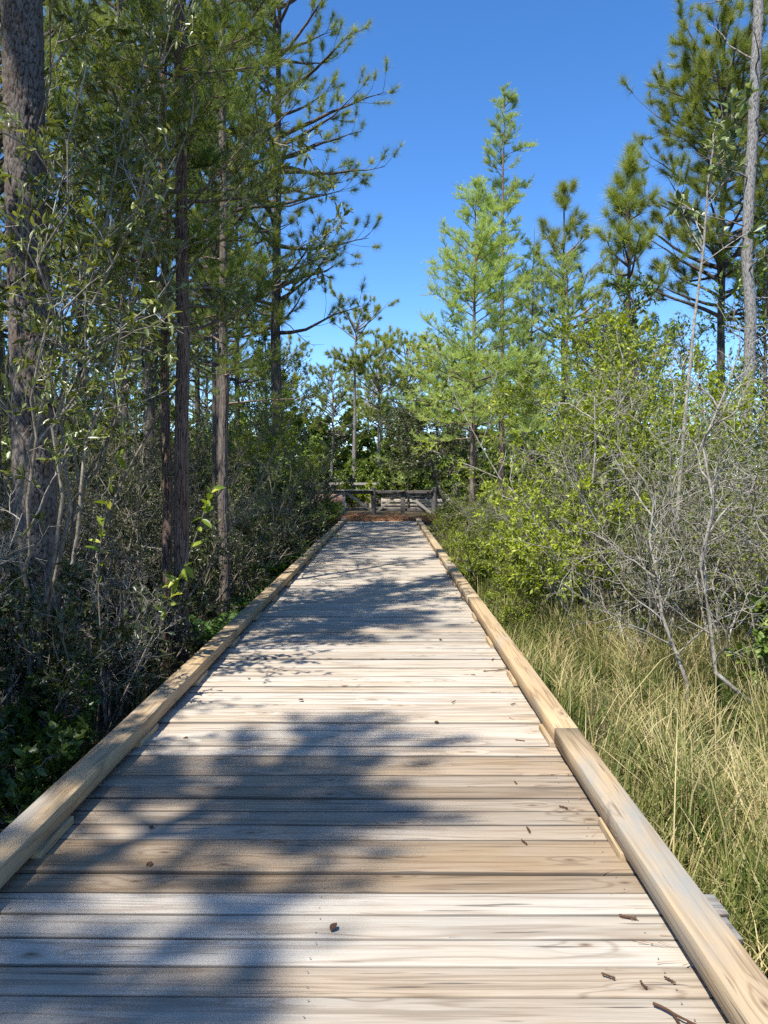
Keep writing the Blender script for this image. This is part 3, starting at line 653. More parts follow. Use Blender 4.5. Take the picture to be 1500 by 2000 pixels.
# ---- west (thicket) side
pine('scaly_pine_tree', 'big pine trunk with scaly grey plate bark in the dense thicket', (-2.93, 6.4), 19, .17, 15.5, 2.0, 16, 21, lean=(-.004, .0), dead=0, wig=.004,
     custom_trunk=trunk_fn(.165, .10, 6.6, .046, .062, .014, 4, 'plates', 180, .016), nt_=4)
cypress('cedar_tree', 'stringy red-brown trunk, the thicker of a close pair beside the boardwalk', (-2.07, 7.6), 10.5, .075, 3.4, 1.7, 46, 31, lean=(-.003, .01), mat='cypress_d',
        custom_trunk=trunk_fn(.068, .03, 6.6, .022, .40, .012, 5, 'strips', 80, .025, .03), ns=6, nl=7, dens=1)
cypress('cedar_tree', 'thinner stringy trunk leaning close behind the thicker red-brown one', (-2.27, 7.85), 9.5, .055, 4.0, 1.2, 26, 32, lean=(.004, .01), mat='cypress_d',
        custom_trunk=trunk_fn(.048, .02, 6.4, .02, .35, .010, 6, 'strips', 64, .03, -.03), ns=6, nl=7, dens=1)
cypress('swamp_cypress', 'straight grey-brown stringy trunk standing alone near the boardwalk curb', (-2.28, 10.6), 12.5, .075, 3.0, 1.3, 44, 33, lean=(.004, .01), mat='cypress_d',
        custom_trunk=trunk_fn(.066, .02, 9, .022, .45, .012, 7, 'strips_grey', 64, .03, .02), ns=6, nl=7, dens=1)
pine('tall_pine', 'tall pine whose needle branches reach out over the boardwalk against the sky', (-3.15, 22), 18.5, .19, 5.6, 3.1, 84, 41, lean=(.012, 0), dead=6, ns=8, nt_=8, bark='dark_bark', tl=.27)
pine('tall_pine', 'slimmer tall pine just beside the pine that reaches over the boardwalk', (-4.1, 19), 15.5, .13, 5.5, 2.4, 60, 42, dead=6, nt_=8, bark='dark_bark', tl=.27)
pine('tall_pine', 'tall pine with its crown above the cedar pair in the thicket', (-4.6, 15), 14.5, .13, 5.0, 2.6, 60, 43, lean=(.01, 0), dead=8, nt_=8, bark='dark_bark', tl=.27)
proto_pine = pine('tall_pine', 'dark pine deep inside the thicket behind the bare twigs', (-6.6, 12.5), 13.5, .12, 4.6, 2.5, 54, 44, dead=8, nt_=8, bark='dark_bark', tl=.27, group='pines deep in the thicket')
for (x, yy, rz, s) in ((-8.6, 17, 1.2, 1.05), (-6.3, 21, 2.5, 1.1), (-9.5, 24, 4.0, 1.15), (-5.4, 27.5, 5.2, 1.0), (-12.5, 19, .4, 1.1), (-7.6, 31, 3.1, 1.1), (-4.15, 12.2, 3.7, (.5, .5, .95)), (-3.3, 14.6, .9, (.4, .4, .85)), (-4.9, 9.6, 5.5, (.5, .5, .9))):
    copy_tree(proto_pine, (x, yy, float(gz(x, yy))), rz, s)

def leaf_parts(root, mat, T, pp, dr, upv, ln, seedtones, cap=300, L=1.0):
    # single leaves big enough to be told apart: one object each, four shared meshes
    mes = []
    for k, tn in enumerate(seedtones):
        b = Buf(); b.add(T[0], T[1], tn); me = b.mesh('leaf'); me.materials.append(M[mat]); mes.append(me)
    X = nrm(dr); Z = nrm(upv - (upv * X).sum(1, keepdims=True) * X); Y = np.cross(Z, X)
    from mathutils import Matrix
    for i in range(min(cap, len(pp))):
        o = link('leaf', mes[i % len(mes)], root)
        m_ = Matrix(((X[i, 0], Y[i, 0], Z[i, 0], pp[i, 0]), (X[i, 1], Y[i, 1], Z[i, 1], pp[i, 1]), (X[i, 2], Y[i, 2], Z[i, 2], pp[i, 2]), (0, 0, 0, 1)))
        o.matrix_local = m_ @ Matrix.Scale(float(ln[i]), 4)

# bay tree whose thin leaning stems reach over the walk
def bay_tree(label, loc, seed, targets, nl=5, n1=7, parts=True):
    rg = np.random.default_rng(seed); z = float(gz(*loc)); root = tag(empty('bay_tree', (loc[0], loc[1], z)), label, 'tree')
    tg = np.array(targets, float) - np.array([loc[0], loc[1], z]); n = len(tg); t = np.linspace(0, 1, 11)[None, :, None]
    st = rg.normal(0, .12, (n, 1, 3)) * [1, 1, 0] + [0, 0, -.1]; mid = tg[:, None] * [.30, .30, .62]
    P0 = st * (1 - t) ** 2 + 2 * t * (1 - t) * mid + tg[:, None] * t ** 2; P0[:, 1:-1] += rg.normal(0, .06, P0[:, 1:-1].shape)
    b = Buf(); tubes(b, P0, .019, .005, 7); b.obj('trunk', M['brown_twig'], root, smooth=True)
    bb = Buf(); s, d, i1, t1 = spawn(rg, P0, n1, .42, 1, .8, .25); L1 = rg.uniform(.6, 1.25, len(i1)) * (1.25 - .6 * t1); P1 = grow(rg, s, d, L1, 7, .13, .02); tubes(bb, P1, .008, .003, 5)
    s, d, i2, t2 = spawn(rg, P1, 5, .15, 1, .75, .25); P2 = grow(rg, s, d, L1[i2] * rg.uniform(.25, .5, len(i2)), 5, .14, .02); tubes(bb, P2, .004, .002, 3)
    s, d, i3, t3 = spawn(rg, P2, 2, .2, 1, .75, .25); P3 = grow(rg, s, d, rg.uniform(.08, .22, len(s)), 4, .14, .04); tubes(bb, P3, .0025, .0014, 3)
    tag(bb.obj('branches', M['grey_twig'], root, smooth=True), kind='stuff')
    cr = Buf(); a = foliage(cr, rg, P3, nl, BIGLEAFN, .088, .3, .6); c = foliage(cr, rg, P2, 4, BIGLEAFN, .09, .3, .6)
    tag(cr.obj('crown', M['bay'], root), kind='stuff')
    if parts:
        k = rg.integers(0, len(P2), 300); tt = .35 + .65 * rg.random(300); pp, tgn = sample(P2, k, tt)
        leaf_parts(root, 'bay', BIGLEAF, pp, nrm(tgn + rg.normal(0, .55, tgn.shape)), np.array([0, 0, 1.]) + rg.normal(0, .5, tgn.shape), .095 * rg.uniform(.7, 1.2, 300), (.3, .45, .6, .85))
    return root
bay_tree('bay tree with thin leaning stems and lance leaves arching out over the boardwalk curb', (-3.45, 7.1), 51,
         [(-2.9, 7.0, 5.6), (-1.9, 7.2, 4.9), (-1.3, 7.6, 4.6), (-2.5, 6.6, 4.2), (-1.0, 8.0, 5.2), (-2.2, 7.9, 6.2), (-1.7, 6.9, 6.0), (-2.9, 7.4, 4.0), (-.9, 8.6, 4.2), (-2.3, 8.2, 5.2), (-1.8, 6.2, 4.4), (-2.4, 5.6, 5.0)], nl=7)
bay_tree('leaning bay tree with grey stems crossing in front of the scaly pine trunk', (-2.75, 5.7), 52,
         [(-2.2, 5.6, 4.3), (-1.9, 6.2, 5.0), (-1.8, 5.9, 3.9), (-2.3, 5.2, 3.0), (-1.5, 6.3, 4.6)], nl=6, n1=7, parts=False)
shade = pine('canopy_pine', 'tall pine behind the first planks whose crown shades them', (-4.2, -1.1), 11.2, .13, 8.9, 1.15, 34, 57, ns=6, nt_=6, tl=.25, bark='dark_bark')
for (x, yy, rz, q, lb) in ((-4.6, -2.9, 2.0, (.7, .7, 1.0), 'tall pine farthest back along the shaded curb'), (-4.0, 3.6, 1.1, (1.1, 1.1, 1.0), 'tall pine just before the scaly pine, its crown shading the planks'), (-7.9, .2, 4.1, (1.2, 1.2, 1.0), 'tall pine deep in the thicket before the scaly pine')):
    copy_tree(shade, (x, yy, float(gz(x, yy))), rz, q, lb)
oak = broadleaf('shade_oak', 'unseen broad oak added deeper in the thicket to shade the dark shrubs', (-5.3, 3.2), 7.4, .09, 4.0, 1.7, 22, 53, mat='green', L=.11, n2=6, n3=4, nl=6)  # prototype of the oaks added out of view to shade the low thicket
for (x, yy, rz, q, lb) in ((-4.5, 1.9, 2.4, .95, 'unseen oak added nearest the curb to shade where the dark shrubs begin'), (-5.1, 5.0, 5.3, .95, 'unseen oak added to shade the foot of the scaly pine'), (-6.6, 6.0, 3.3, 1.1, 'unseen oak added behind the scaly pine trunk to shade the thicket'), (-5.6, 8.8, .4, .95, 'oak among tangled shrubs behind the arching bay tree')):
    copy_tree(oak, (x, yy, float(gz(x, yy))), rz, q, lb)

# tangled shrubs of the shaded thicket
GW = 'tangled shrubs of the shaded thicket'
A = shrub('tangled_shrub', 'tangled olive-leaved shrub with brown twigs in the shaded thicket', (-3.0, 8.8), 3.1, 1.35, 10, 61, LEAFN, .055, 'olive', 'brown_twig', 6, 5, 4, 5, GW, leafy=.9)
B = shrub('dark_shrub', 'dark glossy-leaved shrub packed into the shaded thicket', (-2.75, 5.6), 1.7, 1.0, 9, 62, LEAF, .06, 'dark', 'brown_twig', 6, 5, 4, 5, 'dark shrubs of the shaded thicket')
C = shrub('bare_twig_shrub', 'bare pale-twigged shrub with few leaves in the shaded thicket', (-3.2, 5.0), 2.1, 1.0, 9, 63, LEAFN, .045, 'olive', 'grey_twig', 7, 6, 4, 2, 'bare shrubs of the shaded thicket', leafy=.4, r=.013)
D = shrub('leafy_shrub', 'mid-green leafy shrub in the shaded thicket beside the curb', (-2.6, 13.2), 2.4, 1.1, 9, 64, LEAF, .07, 'green', 'brown_twig', 6, 5, 4, 4, 'green shrubs of the shaded thicket')
def put(proto, spots):
    for (x, yy, rz, s) in spots: copy_tree(proto, (x, yy, float(gz(x, yy))), rz, s)
put(A, [(-4.6, 9.6, 1, .9), (-3.3, 11.6, 2, .75), (-5.4, 12.6, 3, 1.1), (-3.4, 14.8, 4, .8), (-4.8, 16.5, 5, 1.2), (-3.2, 18.6, .5, 1.0), (-6.8, 15.4, 1.5, 1.35), (-3.6, 22.2, 2.5, 1.15), (-5.2, 20.5, 3.4, 1.3), (-4.1, 6.9, 4.4, .85), (-7.2, 10.2, 2.2, 1.3), (-4.2, 24.6, 5.5, 1.0)])
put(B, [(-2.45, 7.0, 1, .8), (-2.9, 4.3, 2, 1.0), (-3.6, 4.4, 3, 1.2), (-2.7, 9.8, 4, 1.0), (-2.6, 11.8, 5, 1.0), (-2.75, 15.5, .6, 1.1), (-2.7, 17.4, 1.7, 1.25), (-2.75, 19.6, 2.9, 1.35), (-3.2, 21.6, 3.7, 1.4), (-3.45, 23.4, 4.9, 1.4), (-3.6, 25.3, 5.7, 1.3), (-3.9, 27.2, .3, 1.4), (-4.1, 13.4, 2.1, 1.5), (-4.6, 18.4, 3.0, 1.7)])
put(C, [(-2.45, 6.6, 1, .75), (-3.9, 8.1, 2, 1.1), (-2.9, 12.6, 3, .95), (-4.4, 11.2, 4, 1.25), (-3.1, 16.4, 5, 1.05), (-4.2, 5.9, .6, 1.2), (-3.0, 20.4, 1.9, 1.0), (-5.8, 8.6, 3.3, 1.3)])
put(D, [(-3.2, 17.2, 1, 1.0), (-4.0, 21, 2, 1.35), (-4.3, 26.2, 3, 1.1), (-4.6, 24.4, 4, 1.5), (-5.9, 18, 5, 1.5), (-6.2, 25.5, 1.1, 1.6)])
broadleaf('maple_tree', 'full leafy green tree standing beside the end of the boardwalk', (-4.7, 29.6), 7.4, .10, 1.2, 1.7, 46, 71, mat='green', L=.13, n2=6, n3=4, nl=6, tone=(.6, .2))
shrub('feathery_shrub', 'feathery yellow-green shrub standing taller than its dark neighbours', (-2.75, 19.2), 3.4, .75, 9, 72, LEAFN, .10, 'lime', 'brown_twig', 6, 5, 4, 5, lo=.55, up=.2)

# vine sprig with big pale leaves
rg = np.random.default_rng(73); vr = tag(empty('leafy_sprig', (-2.3, 5.95, -.5)), 'young sprig with large pale yellow-green leaves glowing in the dark thicket', 'plant')
P0 = grow(rg, np.array([[0, 0, 0.], [.05, .05, 0]]), np.array([[.18, -.1, 1.], [.3, .05, 1]]), np.array([2.5, 2.2]), 12, .07, .03); b = Buf(); tubes(b, P0, .008, .003, 6); b.obj('stem', M['brown_twig'], vr, smooth=True)
k = rg.integers(0, 2, 52); tt = .5 + .5 * rg.random(52); pp, tg = sample(P0, k, tt)
leaf_parts(vr, 'yellow_leaf', BIGLEAF, pp, nrm(tg * .3 + rg.normal(0, .7, tg.shape)), np.array([0, -.4, 1.]) + rg.normal(0, .35, tg.shape), .115 * rg.uniform(.7, 1.2, 52), (.1, .4, .6, .9))

# ferns and palmettos
def frond_mesh(seed):
    rg = np.random.default_rng(seed); b = Buf(); n = 22; t = np.linspace(0, 1, n); x = t * .8; z = .42 * t - .5 * t ** 2.2 * .75
    P = np.stack([x, 0 * x, z], 1)[None]; tubes(b, P, .004, .0015, 3)
    for i in range(3, n - 1):
        for s in (-1, 1):
            L = .17 * math.sin(math.pi * min(1, .12 + t[i] * .9)) + .02
            place(b, LEAFN[0], LEAFN[1], P[0, i:i + 1], np.array([[.35, s, -.1 + rg.normal(0, .1)]]), np.array([[0, 0, 1.]]), L, rg.random())
    me = b.mesh('frond'); me.materials.append(M['frond']); return me
def fan_mesh(seed):
    rg = np.random.default_rng(seed); b = Buf(); P = grow(rg, np.zeros((1, 3)), np.array([[1, 0, .75]]), np.array([.7]), 7, .03, -.03); tubes(b, P, .008, .006, 4)
    tip = P[0, -1]
    for a in np.linspace(-1.9, 1.9, 19):
        d = np.array([[math.cos(a) * .9, math.sin(a), .45 * math.cos(a) - .1]]); place(b, *leaf_t(.05, .02), tip[None], d, np.array([[-.4, 0, 1.]]), .5 * (1 - .1 * abs(a)), rg.random())
    me = b.mesh('frond'); me.materials.append(M['green']); return me
def rosette(name, label, cat, loc, mes, n, el, seed, s=1.0, group=None):
    rg = np.random.default_rng(seed); root = tag(empty(name, (loc[0], loc[1], float(gz(*loc)))), label, cat, group); root.scale = (s, s, s)
    for i in range(n):
        o = link('frond', mes[i % len(mes)], root); o.rotation_euler = (0, -rg.normal(el, .2), i * 2.4 + rg.normal(0, .3)); q = rg.uniform(.75, 1.15); o.scale = (q, q, q)
    return root
fm = [frond_mesh(k) for k in range(3)]; pm = [fan_mesh(k) for k in range(3)]
fern = rosette('fern', 'bright green fern arching beside the boardwalk curb', 'fern', (-2.05, 17.0), fm, 11, .45, 1, 1.0, 'ferns beside the curb')
put(fern, [(-2.0, 18.1, 1, 1.0), (-2.05, 11.4, 2, .9), (-2.1, 9.0, 3, .9), (-2.1, 15.4, 4, 1.0), (-2.05, 13.0, 5, .8), (-2.0, 19.6, 2.2, .95)])
palm = rosette('palmetto', 'palmetto with fan fronds by the far end of the curb', 'palmetto', (-2.2, 25.6), pm, 11, .25, 4, .9, 'palmettos beside the curb')
put(palm, [(-2.35, 24.0, 1, .85), (-2.3, 26.9, 2, .95)])
rosette('palmetto', 'dark palmetto clump at the foot of the slim cypress beside the sunny curb', 'palmetto', (1.75, 14.5), pm, 9, .3, 5, .7)

# ------------------------------------------------------------------ beyond the fence
pine('flat_topped_pine', 'slender flat-topped pine standing alone against the sky behind the fence', (-2.05, 45), 10.4, .15, 7.4, 2.5, 26, 81, mat='needle_y', far=True, shape='flat', lean=(.01, 0), nt_=7, tl=.3, dead=4)
fp = pine('far_pine', 'rounded pine in the row beyond the fence', (-.6, 50), 10.3, .16, 4.6, 2.6, 48, 82, mat='needle_y', far=True, nt_=6, tl=.34, group='pines beyond the fence')
put(fp, [(1.2, 53, 2, 1.04), (-4.2, 57, 1, .9), (3.6, 56, 3, 1.05), (6.5, 60, 4, 1.1), (-8, 60, 5, 1.1), (10, 58, .7, 1.2), (-13, 55, 2.6, 1.25), (14.5, 52, 4.4, 1.2), (-1.6, 66, 3.9, .95), (19, 60, 1.4, 1.3), (-19, 58, 3.1, 1.3)])
line = np.array([[[0, 0, 0], [-.25, 0, .7], [-.55, 0, 1.4], [-.75, .1, 2.2], [-1.0, .1, 2.9], [-1.2, .1, 3.7], [-1.4, 0, 4.6]]])
broadleaf('holly_tree', 'dark small-leaved tree with a leaning trunk behind the fence post', (2.75, 34.6), 4.6, .12, 1.7, 2.5, 60, 83, mat='dark', bark='brown_twig', L=.14, n2=7, n3=4, nl=6, el0=.1, line=line, tone=(.6, .25))
cypress('young_cypress', 'young lime-green cypress with a dark thin trunk just behind the fence', (1.0, 37.0), 4.2, .07, .9, 2.0, 26, 84, mat='cypress', ns=6, nl=6, sl=.26, bark='dark_bark')
S1 = shrub('far_shrub', 'soft green shrub growing beyond the fence', (-2.9, 44), 2.2, 1.3, 8, 85, LEAFW, .15, 'green', 'brown_twig', 6, 5, 3, 6, 'shrubs beyond the fence', tone=(.65, .2))
put(S1, [(-9.0, 21, 1, 1.9), (-10.5, 26, 2, 2.0), (-13, 30, 3, 2.2), (-15, 36, 4, 2.3), (-18, 43, 5, 2.5), (-11.5, 19, .3, 2.0), (-8.6, 14.5, 2.2, 1.7)] + [(-14 + 2.9 * i, 62 + 4 * math.sin(i * 1.9), i * 1.1, 2.5 + .6 * math.sin(i * 2.7)) for i in range(11)] + [(-.8, 43, 1, 1.0), (.6, 46, 2, 1.2), (2.6, 45, 3, 1.1), (4.6, 41, 4, 1.2), (-5, 43, 5, 1.5), (-4.6, 38, .5, 1.3), (6.5, 44, 1.6, 1.5), (-7, 47, 2.3, 1.7), (9, 47, 3.4, 1.8), (-1.8, 52, 4.1, 1.6), (3.2, 52, 5.2, 1.6), (.9, 56, .9, 1.7), (-9.5, 50, 2, 2.0), (12, 50, 1, 2.0), (-5.6, 34, 2, 1.6), (-8.5, 37, 3, 1.9), (-11, 42, 1, 2.1), (8.2, 37, 2, 1.6), (11.5, 40, 4, 1.9)])
shrub('lime_shrub', 'lime-leaved vine mound spilling over the rail fence behind the braced fence', (-1.5, 37.2), 1.25, 1.0, 9, 86, LEAFW, .13, 'lime', 'brown_twig', 5, 4, 3, 5)
bl_ = broadleaf('far_broadleaf_tree', 'dense leafy tree in the mass of woods behind the shrubs', (-9.5, 30), 8, .13, 1.5, 2.6, 30, 87, mat='green', L=.15, n2=5, n3=4, nl=5, group='leafy trees behind the shrubs')
put(bl_, [(-13, 26, 1, 1.1), (-7.2, 38, 2, .9), (-12, 34, 3, 1.1), (-10.5, 15, 4, .9), (-13, 11, 5, 1.0), (9.5, 30, 1.5, .85), (12.5, 25, 2.4, .95), (13, 34, 3.6, 1.0), (7.5, 45, 4.3, .9), (-17, 20, .6, 1.2), (16, 30, 5, 1.1), (-9.2, 8, 2.2, .8)] + [(-44 + 6.3 * i, 74 + 5 * math.sin(i * 2.1), i * 1.3, 1.15 + .25 * math.sin(i * 1.7)) for i in range(15)] + [(-15 + 4.1 * i, 68 + 3 * math.sin(i * 1.3), i * 1.7, .8 + .15 * math.sin(i * 2.3)) for i in range(8)] + [(-24 - 2 * i, 14 + 9 * i, i, 1.3) for i in range(5)] + [(20 + 2 * i, 12 + 10 * i, i, 1.3) for i in range(5)])

# ------------------------------------------------------------------ sunny side
cypress('swamp_cypress', 'light green feathery cypress closest to the sunny curb with a bare lower trunk', (2.2, 20), 9.4, .095, 3.0, 2.45, 92, 91, lean=(.003, 0), pw=.7, ns=7, nl=10, sl=.23)
cypress('swamp_cypress', 'tallest slim cypress spire rising behind the feathery cypress', (3.55, 24), 13.3, .11, 3.2, 1.7, 90, 92, lean=(.006, 0), pw=.7, ns=6, nl=10, sl=.23, top=.22)
cypress('swamp_cypress', 'low cypress with a bare spindly tip between the tall spire and the pines', (4.5, 24.5), 9.6, .07, 2.4, 2.2, 60, 93, pw=.9, ns=6, nl=8, sl=.23, top=.05)
cypress('swamp_cypress', 'broad soft cypress in front of the yellowish pine', (5.9, 25.5), 9.0, .08, 2.4, 2.4, 72, 94, pw=.7, ns=6, nl=8, sl=.24)
pine('grey_trunk_pine', 'pine with a straight pale grey scaly trunk and dead side branches', (6.43, 14), 15, .12, 10.6, 2.2, 22, 95, lean=(.002, 0), dead=18, nt_=5,
     custom_trunk=trunk_fn(.098, .065, 10.5, .045, .08, .014, 9, 'plates_grey', 80, .028))
pine('bushy_pine', 'bushy yellow-green pine behind the pale grey pine trunk', (9.5, 22), 14.0, .16, 6.4, 2.9, 84, 96, mat='needle_y', nt_=9, tl=.34, ns=7, bark='dark_bark')
pine('young_pine', 'young dark pine with upright candle-like tips', (6.15, 20), 10.2, .10, 6.2, 1.5, 22, 97, nt_=5, tl=.40, ns=4, shape='cone', up=.25, bark='dark_bark')
pine('young_pine', 'squat yellowish pine top behind the soft cypress', (6.1, 27), 11.6, .12, 6.4, 2.3, 34, 98, mat='needle_y', nt_=5, tl=.38, ns=4, shape='cone', up=.12)
pine('bushy_pine', 'far bushy pine showing beside the pale grey pine trunk', (12.4, 24.5), 14.5, .16, 6.0, 2.7, 66, 99, mat='needle_y', nt_=6, tl=.36)
broadleaf('small_tree', 'small dark-leaved tree under the young candle-tipped pine', (5.4, 17), 6.2, .07, 1.5, 1.3, 30, 101, mat='green', L=.12, n2=5, n3=4, nl=5)
broadleaf('small_tree', 'dark-leaved tree behind the pale grey pine trunk', (8.4, 17.2), 7.4, .08, 1.5, 1.9, 34, 102, mat='green', L=.13, n2=5, n3=4, nl=5)
broadleaf('small_tree', 'round leafy tree between the cypresses and the twiggy shrubs', (4.3, 15.5), 4.8, .06, .9, 1.7, 34, 103, mat='lime', L=.09, n2=6, n3=4, nl=5, tone=(.35, .2))
# sweetbay sapling
rg = np.random.default_rng(104); z0 = float(gz(3.45, 9)); sb = tag(empty('sweetbay_sapling', (3.45, 9.0, z0)), 'slim pale sapling with a tuft of large silvery leaves above the shrubs', 'tree')
tr = np.array([[[-.12, 0, -.1], [-.07, 0, 1.0], [-.04, .02, 2.0], [.02, 0, 3.0], [.10, 0, 4.0], [.2, .03, 4.8], [.22, 0, 5.5], [.30, 0, 6.1]]])
b = Buf(); tubes(b, tr, .03, .008, 8); b.obj('trunk', M['grey_twig'], sb, smooth=True)
s, d, i1, t1 = spawn(rg, tr, 16, .66, 1, .8, .2); P1 = grow(rg, s, d, rg.uniform(.3, .75, 16), 6, .1, .12); b = Buf(); tubes(b, P1, .008, .004, 5)
s, d, i2, t2 = spawn(rg, P1, 3, .3, 1, .7, .2); P2 = grow(rg, s, d, rg.uniform(.1, .28, len(s)), 4, .1, .1); tubes(b, P2, .005, .003, 4); b.obj('branches', M['grey_twig'], sb, smooth=True)
k = rg.integers(0, len(P2), 260); pp, tg = sample(P2, k, .45 + .55 * rg.random(260))
leaf_parts(sb, 'sweetbay', BIGLEAF, pp, nrm(tg + rg.normal(0, .6, tg.shape)), np.array([0, -.2, 1.]) + rg.normal(0, .6, tg.shape), .14 * rg.uniform(.7, 1.2, 260), (.15, .4, .6, .95), 260)
# lime shrubs
LM = 'lime-leaved shrubs among the bare twigs'
l1 = shrub('lime_shrub', 'tall lime-green leafy shrub above the bare grey twigs', (3.5, 11.6), 4.6, 1.6, 11, 105, LEAF, .085, 'lime', 'grey_twig', 6, 6, 4, 7, lo=.45, r=.02)
shrub('lime_shrub', 'bright lime shrub with a low branch reaching toward the sunny curb', (2.45, 9.6), 2.5, 1.05, 8, 106, LEAF, .07, 'lime', 'grey_twig', 6, 5, 4, 6, lo=.45, leafy=.8)
copy_tree(l1, (5.4, 13.5, float(gz(5.4, 13.5))), 2.0, .95, 'wide lime-green shrub in front of the pale grey pine trunk')
# bare grey twig shrubs
GT = shrub('bare_twig_shrub', 'sunlit tangle of bare pale grey twigs with few leaves', (3.7, 8.3), 3.1, 1.6, 12, 107, LEAF, .045, 'lime', 'grey_twig', 7, 6, 4, 4, 'sunlit bare twig shrubs', leafy=.75, r=.015, wig=.2, up=.0, rt=1.0, tone=(.15, .2))
GT2 = shrub('bare_twig_shrub', 'sunlit tangle of bare pale grey twigs with few leaves', (3.3, 10.6), 3.0, 1.5, 11, 108, LEAF, .05, 'lime', 'grey_twig', 7, 6, 4, 4, 'sunlit bare twig shrubs', leafy=.8, r=.014, wig=.2, up=.0, rt=1.0, tone=(.2, .2))
put(GT, [(5.0, 9.6, 1, 1.1), (2.95, 13.2, 2.2, .8), (4.6, 6.9, 3.6, .95), (6.4, 11.2, 4.4, 1.15), (3.0, 17.5, 1.4, .75), (4.2, 14.2, 5.2, .95)])
put(GT2, [(4.4, 11.6, 1, 1.1), (5.5, 7.9, 2, 1.05), (2.7, 15.3, 3.3, .75), (6.6, 9.3, 4.1, 1.1), (3.2, 19.5, 2.7, .75), (5.6, 15.4, .6, 1.2)])
# crooked pale stems
def crooked(label, loc, pts, r, seed):
    rg = np.random.default_rng(seed); root = tag(empty('crooked_stem', (loc[0], loc[1], float(gz(*loc)))), label, 'shrub'); P0 = np.array([pts], float); b = Buf(); tubes(b, P0, r, r * .35, 8); b.obj('stem', M['grey_twig'], root, smooth=True)
    bb = Buf(); s, d, i1, t1 = spawn(rg, P0, 15, .3, 1, .7, .25); P1 = grow(rg, s, d, rg.uniform(.4, 1.1, len(s)), 7, .2, .03); tubes(bb, P1, .009, .003, 5)
    s, d, i2, t2 = spawn(rg, P1, 6, .2, 1, .8, .3); P2 = grow(rg, s, d, rg.uniform(.12, .45, len(s)), 5, .2, .02); tubes(bb, P2, .0042, .002, 3)
    s, d, i3, t3 = spawn(rg, P2, 4, .2, 1, .8, .3); P3 = grow(rg, s, d, rg.uniform(.06, .2, len(s)), 4, .2, .02); tubes(bb, P3, .0028, .0015, 3); tag(bb.obj('branches', M['grey_twig'], root, smooth=True), kind='stuff')
    lf = Buf(); foliage(lf, rg, P3[::3], 2, LEAF, .045, tone=(.7, .2)); lf.obj('foliage', M['olive'], root)
crooked('crooked pale stem rising out of the grass and leaning toward the boardwalk', (2.62, 6.7), [(0, 0, -.05), (.02, 0, .25), (-.1, 0, .55), (-.2, .05, .85), (-.22, .1, 1.15), (-.3, .1, 1.5), (-.25, .15, 1.9)], .021, 111)
crooked('long forked grey branch bending up from the grass beside the crooked stem', (3.35, 6.3), [(0, 0, 0), (-.3, 0, .22), (-.62, .05, .5), (-.66, .1, .95), (-.74, .1, 1.4), (-.62, .15, 1.9), (-.7, .2, 2.4), (-.5, .2, 2.9)], .022, 112)
crooked('upright pale grey stem at the edge between grass and thicket', (2.55, 10.0), [(0, 0, 0), (.03, 0, .5), (-.02, 0, 1.1), (.08, 0, 1.8), (.14, 0, 2.5), (.12, 0, 3.2)], .028, 113)
# green undergrowth by the sunny curb
GU = 'leafy undergrowth along the sunny curb'
U1 = shrub('leafy_shrub', 'knee-high bright leafy shrub beside the sunny curb', (1.85, 11.4), 1.15, .5, 8, 121, LEAF, .06, 'lime', 'brown_twig', 5, 4, 3, 4, GU, tone=(.35, .2))
put(U1, [(1.6, 9.6, .4, .6), (1.65, 10.6, 1.8, .7), (1.65, 14.2, 2.6, .8), (1.7, 15.4, 3.8, .7), (1.65, 17.6, 4.6, .7), (2.3, 14.2, 5.5, 1.1), (2.4, 16.2, .2, .9), (1.75, 13.0, 1, 1.0), (2.2, 12.6, 2, 1.2), (1.8, 16.5, 3, 1.0), (2.4, 10.6, 4, 1.1)])
shrub('yellow_shrub', 'small yellow-green bush at the foot of the feathery cypress', (2.5, 18.0), 1.2, .5, 9, 127, LEAF, .075, 'lime', 'grey_twig', 6, 4, 3, 5, tone=(.6, .2))
shrub('yellow_shrub', 'waist-high yellow-green bush at the edge of the tall grass by the curb', (2.1, 11.9), 1.35, .5, 9, 128, LEAF, .065, 'lime', 'grey_twig', 6, 4, 3, 5, tone=(.55, .2))
U2 = shrub('weedy_shrub', 'low weedy olive shrub at the far end of the sunny curb', (1.75, 19.0), 1.0, .6, 8, 122, LEAFN, .06, 'lime', 'brown_twig', 5, 4, 3, 4, 'weedy shrubs at the far curb', tone=(.25, .25))
put(U2, [(1.7, 21, 1, 1.0), (1.9, 23, 2, 1.1), (2.1, 25.2, 3, 1.1), (2.6, 22, 4, 1.3), (2.7, 26.6, 5, 1.2), (3.4, 29, 1.2, 1.3), (2.7, 18, 2.2, 1.2), (2.6, 30.5, 3.2, 1.0), (3.6, 24.6, 5.1, 1.5), (4.6, 28, .2, 1.6), (4.8, 20.5, 1.2, 1.6)])
U3 = shrub('feathery_shrub', 'feathery olive bush rising from the grass below the bare twigs', (2.75, 8.2), 1.7, .55, 10, 123, LEAFN, .06, 'olive', 'grey_twig', 6, 4, 4, 4, up=.25, tone=(.75, .2))
shrub('leafy_shrub', 'glossy large-leaved evergreen shrub at the edge of the tall grass', (3.45, 7.0), 1.3, .45, 7, 124, big_leaf(.26), .10, 'green', 'brown_twig', 4, 3, 2, 5, tone=(.6, .2))
shrub('leafy_shrub', 'low glossy green plant growing against the thicket-side curb', (-2.25, 4.6), .55, .4, 7, 125, big_leaf(.26), .085, 'green', 'brown_twig', 5, 3, 2, 4, tone=(.3, .15))
shrub('leafy_shrub', 'leafy seedling tucked below the scaly pine trunk', (-2.55, 5.3), .75, .4, 6, 126, big_leaf(.24), .10, 'green', 'brown_twig', 4, 3, 2, 4, tone=(.3, .15))

